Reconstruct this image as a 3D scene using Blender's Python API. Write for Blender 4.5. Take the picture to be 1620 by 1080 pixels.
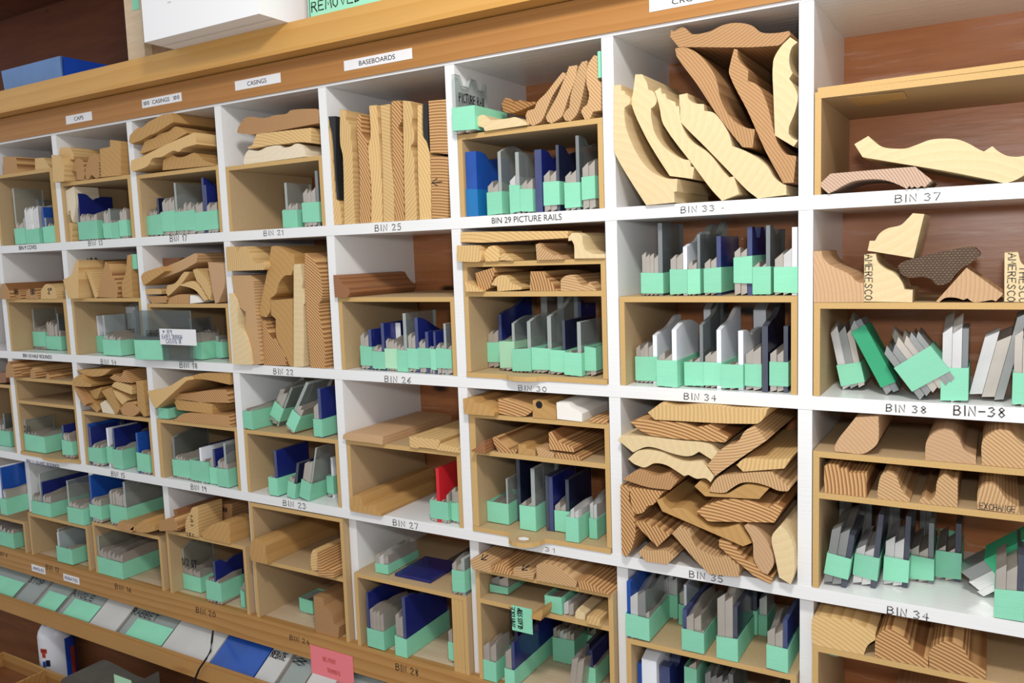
import bpy, math, random
from mathutils import Vector, Matrix
random.seed(7)
for o in list(bpy.data.objects): bpy.data.objects.remove(o)
SC = bpy.context.scene
COL = SC.collection
# ------------------------------------------------------------------ camera
FPX = 1302.742
CAM = Vector((0.2346, -1.1540, 0.2065))
RV = Vector((0.86072, 0.50793, -0.03421)).normalized()
FV = Vector((-0.5085, 0.8545, -0.1064)).normalized()
UV = RV.cross(FV).normalized()
RV = FV.cross(UV).normalized()
cd = bpy.data.cameras.new('camera'); cam = bpy.data.objects.new('camera', cd); COL.objects.link(cam)
cd.sensor_width = 36.0; cd.sensor_fit = 'HORIZONTAL'; cd.lens = FPX / 1620 * 36; cd.clip_start = 0.02
cam.matrix_world = Matrix(((RV.x, UV.x, -FV.x, CAM.x), (RV.y, UV.y, -FV.y, CAM.y), (RV.z, UV.z, -FV.z, CAM.z), (0, 0, 0, 1)))
SC.camera = cam
# ------------------------------------------------------------------ light
W = bpy.data.worlds.new('world'); SC.world = W; W.use_nodes = True
W.node_tree.nodes['Background'].inputs[0].default_value = (0.95, 0.97, 1.0, 1)
W.node_tree.nodes['Background'].inputs[1].default_value = 0.60
def lamp(name, kind, loc, energy, size, target=None, color=(1, 1, 1)):
    l = bpy.data.lights.new(name, kind); l.energy = energy; l.color = color
    if kind == 'AREA': l.shape = 'RECTANGLE'; l.size, l.size_y = size
    else: l.shadow_soft_size = size
    o = bpy.data.objects.new(name, l); COL.objects.link(o); o.location = loc
    if target: o.rotation_euler = (Vector(target) - Vector(loc)).to_track_quat('-Z', 'Y').to_euler()
    return o
lamp('ceiling_lamp', 'AREA', (0.15, -0.95, 1.10), 12.5, (0.22, 0.16), (-0.35, 0, 0.05), (1.0, 0.97, 0.92))
lamp('camera_flash', 'POINT', CAM + UV * 0.10 + RV * 0.02, 13.0, 0.03, None, (1.0, 0.98, 0.97))
vs = SC.view_settings
SC.display_settings.display_device = 'sRGB'
vs.view_transform = 'Standard'; vs.look = 'None'; vs.gamma = 1; vs.exposure = 0.27; vs.use_curve_mapping = False
# ------------------------------------------------------------------ pixel helpers (1620 x 1080 photograph)
FR = {'A1': (0, 0), 'A2': (340, 0), 'A3': (680, 0), 'A4': (960, 0), 'A5': (1260, 0)}
for c, ys in (('B', [180]*5), ('C', [380]*5), ('D', [560, 560, 580, 600, 600]), ('E', [720, 740, 760, 780, 780]), ('F', [840]*5)):
    for i, x in enumerate((0, 340, 680, 960, 1260)): FR[c+str(i+1)] = (x, ys[i])
def px(fr, u, v): return FR[fr][0] + u/4.5, FR[fr][1] + v/4.5
def ray(x, y): return FV + RV*((x-810)/FPX) - UV*((y-540)/FPX)
def onY(x, y, Y):
    d = ray(x, y); return CAM + d*((Y-CAM.y)/d.y)
def onZ(x, y, Z):
    d = ray(x, y); return CAM + d*((Z-CAM.z)/d.z)
def unit(P): return (Vector(P)-CAM).dot(FV)/FPX/4.5      # metres per zoom unit (quarter-ish pixel) at P
# ------------------------------------------------------------------ materials
MATS = {}
class NT:
    def __init__(s, name):
        s.m = bpy.data.materials.new(name); s.m.use_nodes = True; s.t = s.m.node_tree
        s.b = s.t.nodes['Principled BSDF']; s.out = s.t.nodes['Material Output']; MATS[name] = s.m
    def n(s, ty, **kw):
        x = s.t.nodes.new('ShaderNode'+ty)
        for k, v in kw.items():
            if k in x.inputs.keys(): x.inputs[k].default_value = v
            else: setattr(x, k, v)
        return x
    def l(s, a, b): s.t.links.new(a, b)
    def math(s, op, a, b=None, c=None):
        x = s.n('Math', operation=op)
        for i, v in enumerate((a, b, c)):
            if v is None: continue
            if isinstance(v, (int, float)): x.inputs[i].default_value = v
            else: s.l(v, x.inputs[i])
        return x.outputs[0]
    def ramp(s, fac, stops):
        x = s.n('ValToRGB'); e = x.color_ramp.elements
        while len(e) < len(stops): e.new(0.5)
        for i, (p, c) in enumerate(stops): e[i].position = p; e[i].color = (*c, 1)
        s.l(fac, x.inputs[0]); return x.outputs[0]
    def mix(s, fac, a, b, mode='MIX'):
        x = s.n('Mix', data_type='RGBA', blend_type=mode)
        for sock, v in ((x.inputs[0], fac), (x.inputs[6], a), (x.inputs[7], b)):
            if isinstance(v, (int, float)): sock.default_value = v
            elif isinstance(v, tuple): sock.default_value = (*v, 1)
            else: s.l(v, sock)
        return x.outputs[2]
    def noise(s, scale, vec=None, detail=4, rough=.55):
        x = s.n('TexNoise'); x.inputs['Scale'].default_value = scale; x.inputs['Detail'].default_value = detail; x.inputs['Roughness'].default_value = rough
        if vec: s.l(vec, x.inputs['Vector'])
        return x.outputs['Fac']
    def obj(s, sc=(1, 1, 1)):
        t = s.n('TexCoord'); m = s.n('Mapping'); m.inputs['Scale'].default_value = sc; s.l(t.outputs['Object'], m.inputs[0]); return m.outputs[0]
    def bump(s, h, st=.2, d=.002):
        x = s.n('Bump'); x.inputs['Strength'].default_value = st; x.inputs['Distance'].default_value = d; s.l(h, x.inputs['Height']); s.l(x.outputs[0], s.b.inputs['Normal'])
    def fin(s, col, rough=.5, metal=0., spec=.4):
        if isinstance(col, tuple): s.b.inputs['Base Color'].default_value = (*col, 1)
        else: s.l(col, s.b.inputs['Base Color'])
        s.b.inputs['Roughness'].default_value = rough; s.b.inputs['Metallic'].default_value = metal
        s.b.inputs['Specular IOR Level'].default_value = spec
        return s.m
def wood(name, base, late, freq, soft=.6, rad=.09, wob=.004, rough=.6, var=.14, axis='Y'):
    k = NT(name); tc = k.n('TexCoord'); at = k.n('Attribute', attribute_type='OBJECT', attribute_name='ga')
    vec = tc.outputs['Object']
    if axis == 'X':
        mp = k.n('Mapping'); mp.inputs['Rotation'].default_value = (0, 0, math.pi/2); k.l(vec, mp.inputs[0]); vec = mp.outputs[0]
    vr = k.n('VectorRotate', rotation_type='Y_AXIS'); k.l(vec, vr.inputs['Vector']); k.l(at.outputs['Fac'], vr.inputs['Angle'])
    sp = k.n('SeparateXYZ'); k.l(vr.outputs[0], sp.inputs[0])
    oi = k.n('ObjectInfo')
    x = k.math('ADD', sp.outputs[0], k.math('MULTIPLY_ADD', oi.outputs['Random'], .05, rad))
    r = k.math('SQRT', k.math('ADD', k.math('MULTIPLY', x, x), k.math('MULTIPLY', sp.outputs[2], sp.outputs[2])))
    mp = k.n('Mapping'); mp.inputs['Scale'].default_value = (14, 1.6, 14); k.l(vec, mp.inputs[0])
    nz = k.noise(1.0, mp.outputs[0], 2)
    ph = k.math('MULTIPLY', k.math('ADD', r, k.math('MULTIPLY', nz, wob)), freq)
    fr = k.math('FRACT', ph)
    col = k.ramp(fr, [(0, base), (soft*.6, tuple(.96*c for c in base)), (min(.93, soft+.3), late), (.97, late), (1, base)])
    mp2 = k.n('Mapping'); mp2.inputs['Scale'].default_value = (170, 8, 170); k.l(vec, mp2.inputs[0])
    fine = k.noise(1.0, mp2.outputs[0], 3)
    col = k.mix(k.math('MULTIPLY', fine, .35), col, tuple(.62*c for c in base))
    big = k.noise(9.0, vec, 2)
    val = k.math('MULTIPLY_ADD', k.math('ADD', k.math('SUBTRACT', oi.outputs['Random'], .5), k.math('SUBTRACT', big, .5)), var, 1.0)
    hs = k.n('HueSaturation'); k.l(col, hs.inputs['Color']); k.l(val, hs.inputs['Value'])
    k.bump(fine, .12, .001)
    return k.fin(hs.outputs[0], rough, 0, .3)
wood('fir', (.70, .42, .18), (.25, .095, .03), 205, .42, .24, .006)
wood('firl', (.66, .43, .22), (.40, .215, .09), 240, .45, .22, .005)
wood('firb', (.50, .285, .13), (.34, .175, .07), 250, .5, .22, .005)
wood('pine', (.76, .52, .235), (.58, .35, .135), 170, .55, .18, .007)
wood('pop', (.77, .60, .345), (.72, .545, .30), 90, .6, .13, .01, .55, .05)
wood('popw', (.82, .71, .53), (.78, .65, .47), 110, .6, .13, .01, .55, .05)
wood('mah', (.36, .165, .072), (.22, .085, .036), 240, .6, .10, .006, .45)
wood('oak', (.62, .44, .32), (.36, .22, .15), 300, .5, .14, .004)
wood('oakp', (.60, .385, .215), (.50, .29, .15), 200, .6, .12, .006)
wood('tan', (.55, .32, .115), (.49, .27, .09), 90, .7, .15, .01, .62, .1)
wood('burnt', (.45, .24, .085), (.17, .06, .02), 200, .5, .08, .008)
wood('rail', (.46, .215, .062), (.41, .18, .048), 60, .7, .25, .02, .45, .06, 'X')
wood('nose', (.66, .36, .10), (.60, .31, .075), 45, .7, .3, .02, .3, .06, 'X')
wood('lowrail', (.50, .27, .09), (.40, .19, .055), 80, .6, .2, .02, .5, .08, 'X')
def panel(name, a, b, rough=.5, painted_sheen=None):
    k = NT(name); v = k.obj((2.2, 20, 20)); n1 = k.noise(2.0, v, 6, .65); v2 = k.obj((12, 120, 120)); n2 = k.noise(1.5, v2, 4)
    c = k.ramp(n1, [(.28, b), (.5, tuple((x+y)/2 for x, y in zip(a, b))), (.72, a)])
    vv = k.n('TexVoronoi', feature='F1'); vv.inputs['Scale'].default_value = 3.1; k.l(k.obj((1.2, 1, 3.0)), vv.inputs['Vector'])
    knot = k.ramp(vv.outputs['Distance'], [(0, (0, 0, 0)), (.045, (.15, .15, .15)), (.10, (1, 1, 1))])
    c = k.mix(k.math('MULTIPLY', n2, .35), c, tuple(.6*x for x in b))
    if painted_sheen: c = k.mix(k.ramp(k.noise(1.3, k.obj((3.5, 45, 45)), 6, .7), [(.56, (0, 0, 0)), (.72, (.75, .75, .75))]), c, painted_sheen)  # pale streaks put reflected light into the base colour
    c = k.mix(1.0, c, knot, 'MULTIPLY'); k.bump(n2, .15, .001)
    return k.fin(c, rough, 0, .35)
panel('backply', (.60, .255, .10), (.38, .135, .048), .30, (.66, .44, .35))
panel('wallply', (.16, .042, .010), (.085, .019, .004), .65)
panel('lowply', (.27, .105, .036), (.15, .05, .016), .5)
panel('bareply', (.74, .60, .43), (.58, .42, .26), .6)
def mdf(name, col):
    k = NT(name); n = k.noise(420, k.obj(), 2); n2 = k.noise(7, k.obj(), 3)
    c = k.mix(n, tuple(.82*x for x in col), tuple(1.1*x for x in col)); c = k.mix(k.math('MULTIPLY', n2, .3), c, tuple(.75*x for x in col)); k.bump(n, .08, .0006)
    return k.fin(c, .65, 0, .3)
mdf('mdf', (.52, .365, .20)); mdf('mdfe', (.60, .385, .15)); mdf('floorgrey', (.42, .39, .34))
k = NT('white'); st = k.noise(1.0, k.obj((6, 240, 240)), 3); bl = k.noise(5, k.obj(), 3)
k.bump(st, .22, .0015); k.fin(k.mix(bl, (.82, .82, .81), (.77, .775, .785)), .24, 0, .5)
k = NT('ceilpaint'); st = k.noise(1.0, k.obj((9, 150, 150)), 4, .6); k.bump(st, .5, .002); k.fin((.82, .82, .82), .22, 0, .6)
k = NT('whitewood'); k.fin(k.mix(k.noise(60, k.obj()), (.88, .85, .80), (.80, .76, .69)), .6)
def plain(name, col, rough=.5, metal=0, spec=.4, nscale=0, amt=.1):
    k = NT(name); c = col
    if nscale: c = k.mix(k.noise(nscale, k.obj(), 3), tuple((1-amt)*x for x in col), tuple(min(1, (1+amt)*x) for x in col))
    return k.fin(c, rough, metal, spec)
def steel(name, col, rough):
    k = NT(name); n = k.noise(1.0, k.obj((900, 60, 40)), 3); n2 = k.noise(30, k.obj(), 3)
    c = k.mix(n2, tuple(.72*x for x in col), col); k.bump(n, .2, .0006)
    return k.fin(c, rough, .45, .5)
steel('steel', (.56, .51, .45), .38); steel('steelb', (.80, .79, .78), .24); steel('steelg', (.34, .35, .34), .33)
def tape(name, col):
    k = NT(name); n = k.noise(1, k.obj((60, 60, 500)), 3); n2 = k.noise(25, k.obj(), 3)
    oi = k.n('ObjectInfo'); c = k.mix(n2, tuple(.88*x for x in col), tuple(min(1, 1.06*x) for x in col))
    hs = k.n('HueSaturation'); k.l(c, hs.inputs['Color']); k.l(k.math('MULTIPLY_ADD', oi.outputs['Random'], .2, .9), hs.inputs['Value'])
    k.bump(n, .3, .001); return k.fin(hs.outputs[0], .7, 0, .25)
tape('tape', (.255, .64, .44)); tape('tapep', (.40, .68, .46)); tape('taped', (.05, .40, .20))
plain('blue', (.012, .02, .15), .14, 0, .6, 9, .3); plain('bluel', (.012, .075, .36), .25, 0, .5, 20, .3); plain('navy', (.012, .016, .045), .2, 0, .5, 20, .3)
plain('bluefilm', (.01, .16, .42), .35, 0, .5, 20, .2)
plain('poly', (.80, .84, .90), .35, 0, .5, 12, .05); plain('red', (.62, .02, .03), .35); plain('ink', (.012, .012, .016), .6, 0, .2); plain('inkb', (.02, .03, .16), .6, 0, .2)
plain('inkg', (.06, .055, .05), .7, 0, .2); plain('paper', (.80, .80, .82), .7, 0, .2, 40, .03); plain('green_paper', (.34, .72, .50), .7, 0, .2); plain('pink_paper', (.80, .21, .24), .7, 0, .2)
plain('black', (.018, .019, .021), .45, 0, .4, 40, .3); plain('card', (.87, .87, .88), .5, 0, .3); plain('totein', (.01, .07, .50), .3, 0, .5, 8, .3); plain('tote', (.10, .22, .48), .3, 0, .5, 14, .25)
plain('can', (.72, .73, .78), .28, 0, .5); plain('canblue', (.01, .06, .40), .3, 0, .5); plain('canred', (.45, .05, .02), .35); plain('cord', (.01, .01, .01), .5); plain('grey', (.09, .085, .075), .6, 0, .3, 30, .3)
plain('greyl', (.52, .52, .50), .5, 0, .4, 10, .15); plain('darkgreen', (.02, .16, .09), .6)
k = NT('dark'); n = k.n('TexBrick'); n.inputs['Scale'].default_value = 1.0; n.inputs['Color1'].default_value = (.17, .10, .045, 1); n.inputs['Color2'].default_value = (.12, .066, .028, 1); n.inputs['Mortar'].default_value = (.045, .022, .010, 1)
n.inputs['Brick Width'].default_value = .5; n.inputs['Row Height'].default_value = .35; n.inputs['Mortar Size'].default_value = .09
mp = k.n('Mapping'); mp.inputs['Scale'].default_value = (120, 120, 120); mp.inputs['Rotation'].default_value = (math.pi/2, 0.35, 0); tcn = k.n('TexCoord'); k.l(tcn.outputs['Object'], mp.inputs[0]); k.l(mp.outputs[0], n.inputs['Vector'])
k.fin(n.outputs['Color'], .55)
def clear(name, tint, body, fac, rough=.12):
    k = NT(name); tr = k.n('BsdfTransparent'); tr.inputs[0].default_value = (*tint, 1)
    k.fin(body, rough, 0, .6); mx = k.n('MixShader'); fz = k.n('LayerWeight')
    f = k.math('MINIMUM', k.math('MULTIPLY_ADD', k.math('POWER', fz.outputs['Facing'], 4.0), .6, fac), 1.0)
    k.l(f, mx.inputs[0]); k.l(tr.outputs[0], mx.inputs[1]); k.l(k.b.outputs[0], mx.inputs[2]); k.l(mx.outputs[0], k.out.inputs[0])
clear('clear', (.88, .91, .90), (.50, .54, .53), .17); clear('smoke', (.72, .77, .77), (.22, .245, .25), .22)
clear('clear_edge', (.85, .9, .88), (.52, .57, .55), .62, .35); clear('smoke_edge', (.6, .66, .66), (.27, .30, .31), .7, .35)
plain('blue_edge', (.055, .07, .17), .35, 0, .5, 60, .3); plain('navy_edge', (.06, .068, .095), .4, 0, .5, 60, .3); plain('concrete', (.40, .39, .37), .7, 0, .3, 6, .15)
# ------------------------------------------------------------------ objects
ALL = []
def link(o, parent=None):
    COL.objects.link(o)
    if parent is not None: o.parent = parent
    ALL.append(o); return o
def mesh(name, V, Fc, mats, parent=None, loc=(0, 0, 0), mi=None, smooth=False):
    me = bpy.data.meshes.new(name); me.from_pydata([tuple(v) for v in V], [], Fc)
    for m in (mats if isinstance(mats, (list, tuple)) else [mats]): me.materials.append(MATS[m])
    if mi:
        for p, i in zip(me.polygons, mi): p.material_index = i
    if smooth:
        for p in me.polygons: p.use_smooth = True
    me.update(); o = bpy.data.objects.new(name, me); o.location = loc; return link(o, parent)
ONES = 'zero one two three four five six seven eight nine ten eleven twelve thirteen fourteen fifteen sixteen seventeen eighteen nineteen'.split()
TENS = {2: 'twenty', 3: 'thirty', 4: 'forty'}
def spell(w):
    if not w.isdigit(): return w
    n = int(w); return ONES[n] if n < 20 else TENS[n//10]+('-'+ONES[n % 10] if n % 10 else '')
def words(s): return ' '.join(','.join(spell(p) for p in w.split(',')) for w in s.split(' '))
def tag(o, label, cat, group=None, kind=None):
    if label: label = words(label)
    if group: group = words(group)
    if label: o['label'] = label
    if cat: o['category'] = cat
    if group: o['group'] = group
    if kind: o['kind'] = kind
    return o
def thing(name, label, cat, loc=(0, 0, 0), group=None):
    o = bpy.data.objects.new(name, None); o.empty_display_size = .02; o.location = loc; link(o); return tag(o, label, cat, group)
QF = [(0, 1, 3, 2), (4, 6, 7, 5), (0, 4, 5, 1), (2, 3, 7, 6), (0, 2, 6, 4), (1, 5, 7, 3)]
def boxv(x0, x1, y0, y1, z0, z1): return [(x, y, z) for x in (x0, x1) for y in (y0, y1) for z in (z0, z1)]
def box(name, x0, x1, y0, y1, z0, z1, mats, parent=None, org=(0, 0, 0), edge=False):
    # the object's origin is the box's front-bottom-left corner, so textures run from there
    V = [(a-x0, b-y0, c-z0) for a, b, c in boxv(x0, x1, y0, y1, z0, z1)]
    # face order: -x,+x,-y,+y,-z,+z
    return mesh(name, V, QF, mats, parent, (x0-org[0], y0-org[1], z0-org[2]), [0, 0, 1, 0, 0, 0] if edge else None)
def smooth_poly(P, lim=42):
    n = len(P); out = []
    def ang(i):
        a = (P[i]-P[i-1]); b = (P[(i+1) % n]-P[i])
        return math.degrees(a.angle(b)) if a.length > 1e-9 and b.length > 1e-9 else 0
    sharp = [ang(i) > lim for i in range(n)]
    for i in range(n):
        j = (i+1) % n; p0, p1, p2, p3 = P[i-1], P[i], P[j], P[(j+1) % n]
        out.append(p1)
        if sharp[i] and sharp[j]: continue
        L = (p2-p1).length
        t1 = (p2-p1) if sharp[i] else (p2-p0).normalized()*L
        t2 = (p2-p1) if sharp[j] else (p3-p1).normalized()*L
        for t in ((.5,) if L < .004 else (.25, .5, .75)):
            h = (2*t**3-3*t*t+1, t**3-2*t*t+t, -2*t**3+3*t*t, t**3-t*t)
            out.append(p1*h[0]+t1*h[1]+p2*h[2]+t2*h[3])
    return out
def prism(name, P, y0, L, mat, parent=None, org=None, ga=0., yaw=0.):
    """P: 2-D outline (x,z) facing the viewer; pulled back L metres along y"""
    if org is None: org = Vector((sum(p.x for p in P)/len(P), y0, min(p.y for p in P)))
    n = len(P); s = math.sin(yaw)*L; c = math.cos(yaw)*L
    V = [(p.x-org.x, 0, p.y-org.z) for p in P]+[(p.x-org.x+s, c, p.y-org.z) for p in P]
    area = sum(P[i].x*P[(i+1) % n].y-P[(i+1) % n].x*P[i].y for i in range(n))
    f = list(range(n)); b = [n+i for i in range(n)]
    if area > 0: F = [f, b[::-1]]+[(i, n+i, n+(i+1) % n, (i+1) % n) for i in range(n)]
    else: F = [f[::-1], b]+[(i, (i+1) % n, n+(i+1) % n, n+i) for i in range(n)]
    o = mesh(name, V, F, mat, parent, org); o['ga'] = float(ga); return o
def parse(s): return [tuple(float(a) for a in t.split(',')) for t in s.split()]
# ---- flat writing
ST = {'A': '0,0 .3,1 .6,0|.12,.4 .48,.4', 'B': '0,0 0,1 .35,1 .5,.8 .35,.55 0,.52|.35,.55 .55,.28 .38,0 0,0', 'C': '.55,.85 .3,1 .05,.75 0,.4 .15,.05 .4,0 .58,.15', 'D': '0,0 0,1 .35,.9 .55,.5 .35,.08 0,0',
'E': '.5,1 0,1 0,0 .5,0|0,.52 .42,.52', 'F': '.5,1 0,1 0,0|0,.52 .4,.52', 'G': '.55,.85 .3,1 .05,.75 0,.4 .15,.05 .4,0 .56,.2 .56,.45 .35,.45', 'H': '0,0 0,1|.55,0 .55,1|0,.5 .55,.5', 'I': '.12,0 .12,1', 'J': '.4,1 .4,.15 .2,0 0,.15', 'K': '0,0 0,1|.5,1 0,.45 .52,0', 'L': '0,1 0,0 .5,0', 'M': '0,0 .05,1 .3,.4 .55,1 .62,0',
'N': '0,0 0,1 .5,0 .5,1', 'O': '.28,1 .05,.75 .03,.3 .25,0 .5,.25 .52,.72 .28,1', 'P': '0,0 0,1 .4,.95 .5,.72 .38,.5 0,.48', 'Q': '.28,1 .05,.75 .03,.3 .25,0 .5,.25 .52,.72 .28,1|.35,.25 .6,-.08', 'R': '0,0 0,1 .4,.95 .5,.75 .35,.52 0,.5|.25,.5 .55,0', 'S': '.5,.88 .25,1 .05,.8 .2,.58 .42,.42 .5,.2 .28,0 .02,.12', 'T': '0,1 .6,1|.3,1 .3,0', 'U': '0,1 .03,.2 .25,0 .5,.2 .52,1', 'V': '0,1 .28,0 .55,1', 'W': '0,1 .15,0 .32,.65 .48,0 .65,1', 'X': '0,0 .52,1|0,1 .52,0', 'Y': '0,1 .27,.5 .55,1|.27,.5 .27,0', 'Z': '0,1 .5,1 0,0 .52,0',
'0': '.25,1 .04,.75 .03,.3 .22,0 .45,.25 .48,.72 .25,1', '1': '.05,.8 .2,1 .2,0', '2': '.03,.8 .2,1 .45,.85 .4,.55 .02,0 .5,.03', '3': '.03,.9 .28,1 .45,.8 .2,.55 .48,.35 .3,.02 .02,.1', '4': '.38,0 .38,1 0,.38 .52,.38', '5': '.45,1 .1,1 .06,.6 .35,.6 .48,.32 .3,.02 .02,.08', '6': '.42,.95 .12,.65 .03,.25 .25,0 .46,.22 .3,.48 .06,.35', '7': '.02,1 .48,1 .18,0', '8': '.25,.55 .05,.8 .25,1 .44,.8 .05,.25 .25,0 .46,.22 .25,.55', '9': '.45,.75 .25,.5 .05,.72 .25,1 .45,.8 .42,0',
'-': '.05,.5 .45,.5', '.': '.2,.4 .25,.42', '/': '0,0 .45,1', '"': '.1,1 .1,.75|.3,1 .3,.75', '#': '.15,0 .2,1|.38,0 .42,1|0,.35 .55,.35|0,.68 .55,.68', '*': '.1,.3 .4,.8|.4,.3 .1,.8|.05,.55 .45,.55', '<': '.5,1 .1,.5 .5,.1|.1,.5 .9,.5', '_': '0,-.1 .6,-.1', ' ': ''}
def strokes(text, height, width=None, rad=.08, jit=.03):
    """hand lettering as flat ribbons in (x,z), baseline at 0; returns verts, faces"""
    rng = random.Random(text); x = 0.; segs = []
    for ch in text:
        for pl in ST.get(ch.upper(), '').split('|'):
            if not pl: continue
            q = [Vector((x+a+rng.uniform(-jit, jit), b+rng.uniform(-jit, jit))) for a, b in parse(pl)]; segs.append(q)
        x += .45 if ch in ' I1' else .78
    tot = max(x-.2, .1); sx = (width/tot) if width else height
    V = []; F = []
    for q in segs:
        q = [Vector((p.x*sx, p.y*height)) for p in q]; r = rad*height*.5
        for i, p in enumerate(q):
            d = (q[min(i+1, len(q)-1)]-q[max(i-1, 0)]); d = d.normalized() if d.length else Vector((1, 0))
            nn = Vector((-d.y, d.x))*r; e = -d*r if i == 0 else (d*r if i == len(q)-1 else Vector((0, 0)))
            V += [(p+nn+e), (p-nn+e)]
            if i: b = len(V)-4; F.append((b, b+1, b+3, b+2))
    return V, F
def write(text, parent, org, P, ux, uz, height, width=None, mat='ink', rad=.12, name='handwriting', jit=.03):
    V, F = strokes(text, height, width, rad, jit)
    P = Vector(P); ux = Vector(ux); uz = Vector(uz); no = ux.cross(uz)
    VV = [P+ux*v.x+uz*v.y+no*.0003-Vector(org) for v in V]
    return mesh(name, VV, F, mat, parent)
def printed(text, parent, org, P, width, height, mat='ink', name='lettering'):
    c = bpy.data.curves.new('t', 'FONT'); c.body = text; o = bpy.data.objects.new('t', c); COL.objects.link(o)
    dg = bpy.context.evaluated_depsgraph_get(); me = bpy.data.meshes.new_from_object(o.evaluated_get(dg)); bpy.data.objects.remove(o)
    xs = [v.co.x for v in me.vertices]; ys = [v.co.y for v in me.vertices]; x0, x1, y0, y1 = min(xs), max(xs), min(ys), max(ys)
    for v in me.vertices: v.co = Vector((P[0]-org[0]+(v.co.x-x0)/(x1-x0)*width, P[1]-org[1]-.0004, P[2]-org[2]+(v.co.y-y0)/(y1-y0)*height))
    me.materials.append(MATS[mat]); me.name = name; return link(bpy.data.objects.new(name, me), parent)
# ------------------------------------------------------------------ the shelving unit
T = .0188; DEP = .240
VX = [-2.2557, -1.9737, -1.6917, -1.4085, -1.1262, -.8462, -.5639, -.2816, 0.0]      # left faces of the upright dividers
XR = .62; XLm = -2.62
H1, H2, H3, H4 = .2692, 0.0, -.2700, -.5420
unit_ = thing('shelving_unit', 'long wall of white pigeonhole bins with brown plywood back and wooden rails', 'shelving', (0, 0, -.6))
UO = (0, 0, -.6)
rows = [(H1, .5180), (H2, H1-T), (H3, H2-T), (H4, H3-T)]
for z in (H1, H2, H3): box('shelf_board', XLm, XR, 0, DEP, z-T, z, 'white', unit_, UO)
box('shelf_board', XLm, XR, .0165, DEP, H4-T, H4, 'bareply', unit_, UO)
box('ceiling_board', XLm, XR, 0, DEP, .518, .533, 'ceilpaint', unit_, UO)
for zb, zt in rows:
    for x in VX: box('divider', x, x+T, .0008 if zb != H4 else .017, DEP, zb+.0001, zt-.0001, 'white', unit_, UO)
box('back_panel', XLm, XR, DEP, DEP+.012, H4-T, .533, 'backply', unit_, UO)
box('top_rail', XLm, XR, -.004, .0145, .5225, .5775, 'rail', unit_, UO).__setitem__('ga', 1.2)
box('top_board', XLm, XR, -.040, .295, .5790, .6290, 'nose', unit_, UO).__setitem__('ga', .9)
box('bottom_rail', XLm, -.565, -.004, .0160, -.598, H4, 'lowrail', unit_, UO).__setitem__('ga', .7)
box('bottom_rail', -.565, XR, -.004, .0160, -.598, H4, 'lowrail', unit_, UO).__setitem__('ga', .7)
box('bottom_panel', XLm, XR, .02, DEP, -.598, -.585, 'lowply', unit_, UO)
# ---- marks on the shelf edges:  text, frame, u0, v0 (baseline), u1, height
def mark(text, fr, u0, v0, u1, h, Y=-.0002, mat='inkg', prn=False, rad=.14):
    a = onY(*px(fr, u0, v0), Y); b = onY(*px(fr, u1, v0), Y); k = unit(a)
    if prn: return printed(text, unit_, UO, a, b.x-a.x, h*k, mat, 'bin_title')
    return write(text, unit_, UO, a, (1, 0, 0), (0, 0, 1), h*k, b.x-a.x, mat, rad, 'bin_number')
for a in (('BIN 13', 'B1', 632, 938, 735, 32), ('BIN 17', 'B1', 1213, 908, 1335, 40), ('BIN 21', 'B2', 350, 868, 488, 34), ('BIN 25', 'B2', 1142, 835, 1330, 42), ('BIN 33 .', 'B4', 530, 705, 850, 42),
          ('BIN 37', 'B5', 705, 630, 1030, 50), ('BIN 14', 'C1', 720, 878, 828, 32), ('BIN 18', 'C1', 1282, 905, 1408, 38), ('BIN 22', 'C2', 420, 950, 560, 38), ('BIN 26', 'C2', 1212, 1005, 1400, 40),
          ('BIN 30', 'D3', 632, 166, 835, 34), ('BIN 34', 'D4', 552, 140, 780, 44), ('BIN 38', 'D5', 640, 225, 930, 50), ('BIN-38', 'D5', 1120, 250, 1490, 66), ('BIN 15', 'D1', 795, 865, 890, 34),
          ('BIN 19', 'D1', 1362, 960, 1470, 36), ('BIN 23', 'E2', 488, 265, 650, 38), ('BIN 27', 'E2', 1270, 405, 1450, 40), ('BIN 35', 'E4', 590, 595, 830, 46), ('BIN 34', 'E5', 648, 855, 945, 54), ('31', 'E3', 820, 500, 890, 30)): mark(*a)
for a in (('BIN 8', 'F1', 0, 170, 52, 26), ('BIN 12', 'F1', 330, 268, 420, 34), ('BIN 16', 'F1', 822, 405, 935, 34), ('BIN 20', 'F1', 1398, 575, 1535, 38), ('BIN 24', 'F2', 535, 770, 670, 36), ('BIN 28', 'F2', 1290, 985, 1450, 46)): mark(*a, Y=-.0042, mat='ink')
mark('BIN 29 PICTURE RAILS', 'B3', 443, 782, 940, 42, prn=True, mat='inkg'); mark('BIN 9 COVES', 'B1', 137, 969, 262, 28, prn=True, mat='ink')
mark('BIN 10 HALF ROUNDS', 'D1', 165, 22, 368, 26, prn=True, mat='ink'); mark('BIN 11 QUART ROUNDS', 'D1', 190, 772, 420, 26, prn=True, mat='inkb')
def sticker(text, fr, u0, v0, u1, v1, tx=(.2, .8), hand=None, Y=-.0042, col='paper', ink='ink'):
    a = onY(*px(fr, u0, v0), Y); b = onY(*px(fr, u1, v0), Y); k = unit(a); h = (v1-v0)*k; w = b.x-a.x
    s = box('label_strip', a.x, b.x, Y-.0004, Y, a.z-h, a.z, col, unit_, UO)
    o = Vector(UO)+s.location
    printed(text, s, o, (a.x+w*tx[0], Y-.0004, a.z-h*.74), w*(tx[1]-tx[0]), h*.46, ink)
    if hand:
        for f in (.04, .80): write(hand, s, o, (a.x+w*f, Y-.0006, a.z-h*.7), (1, 0, 0), (0, 0, 1), h*.4, w*.15, 'ink', .2)
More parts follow.
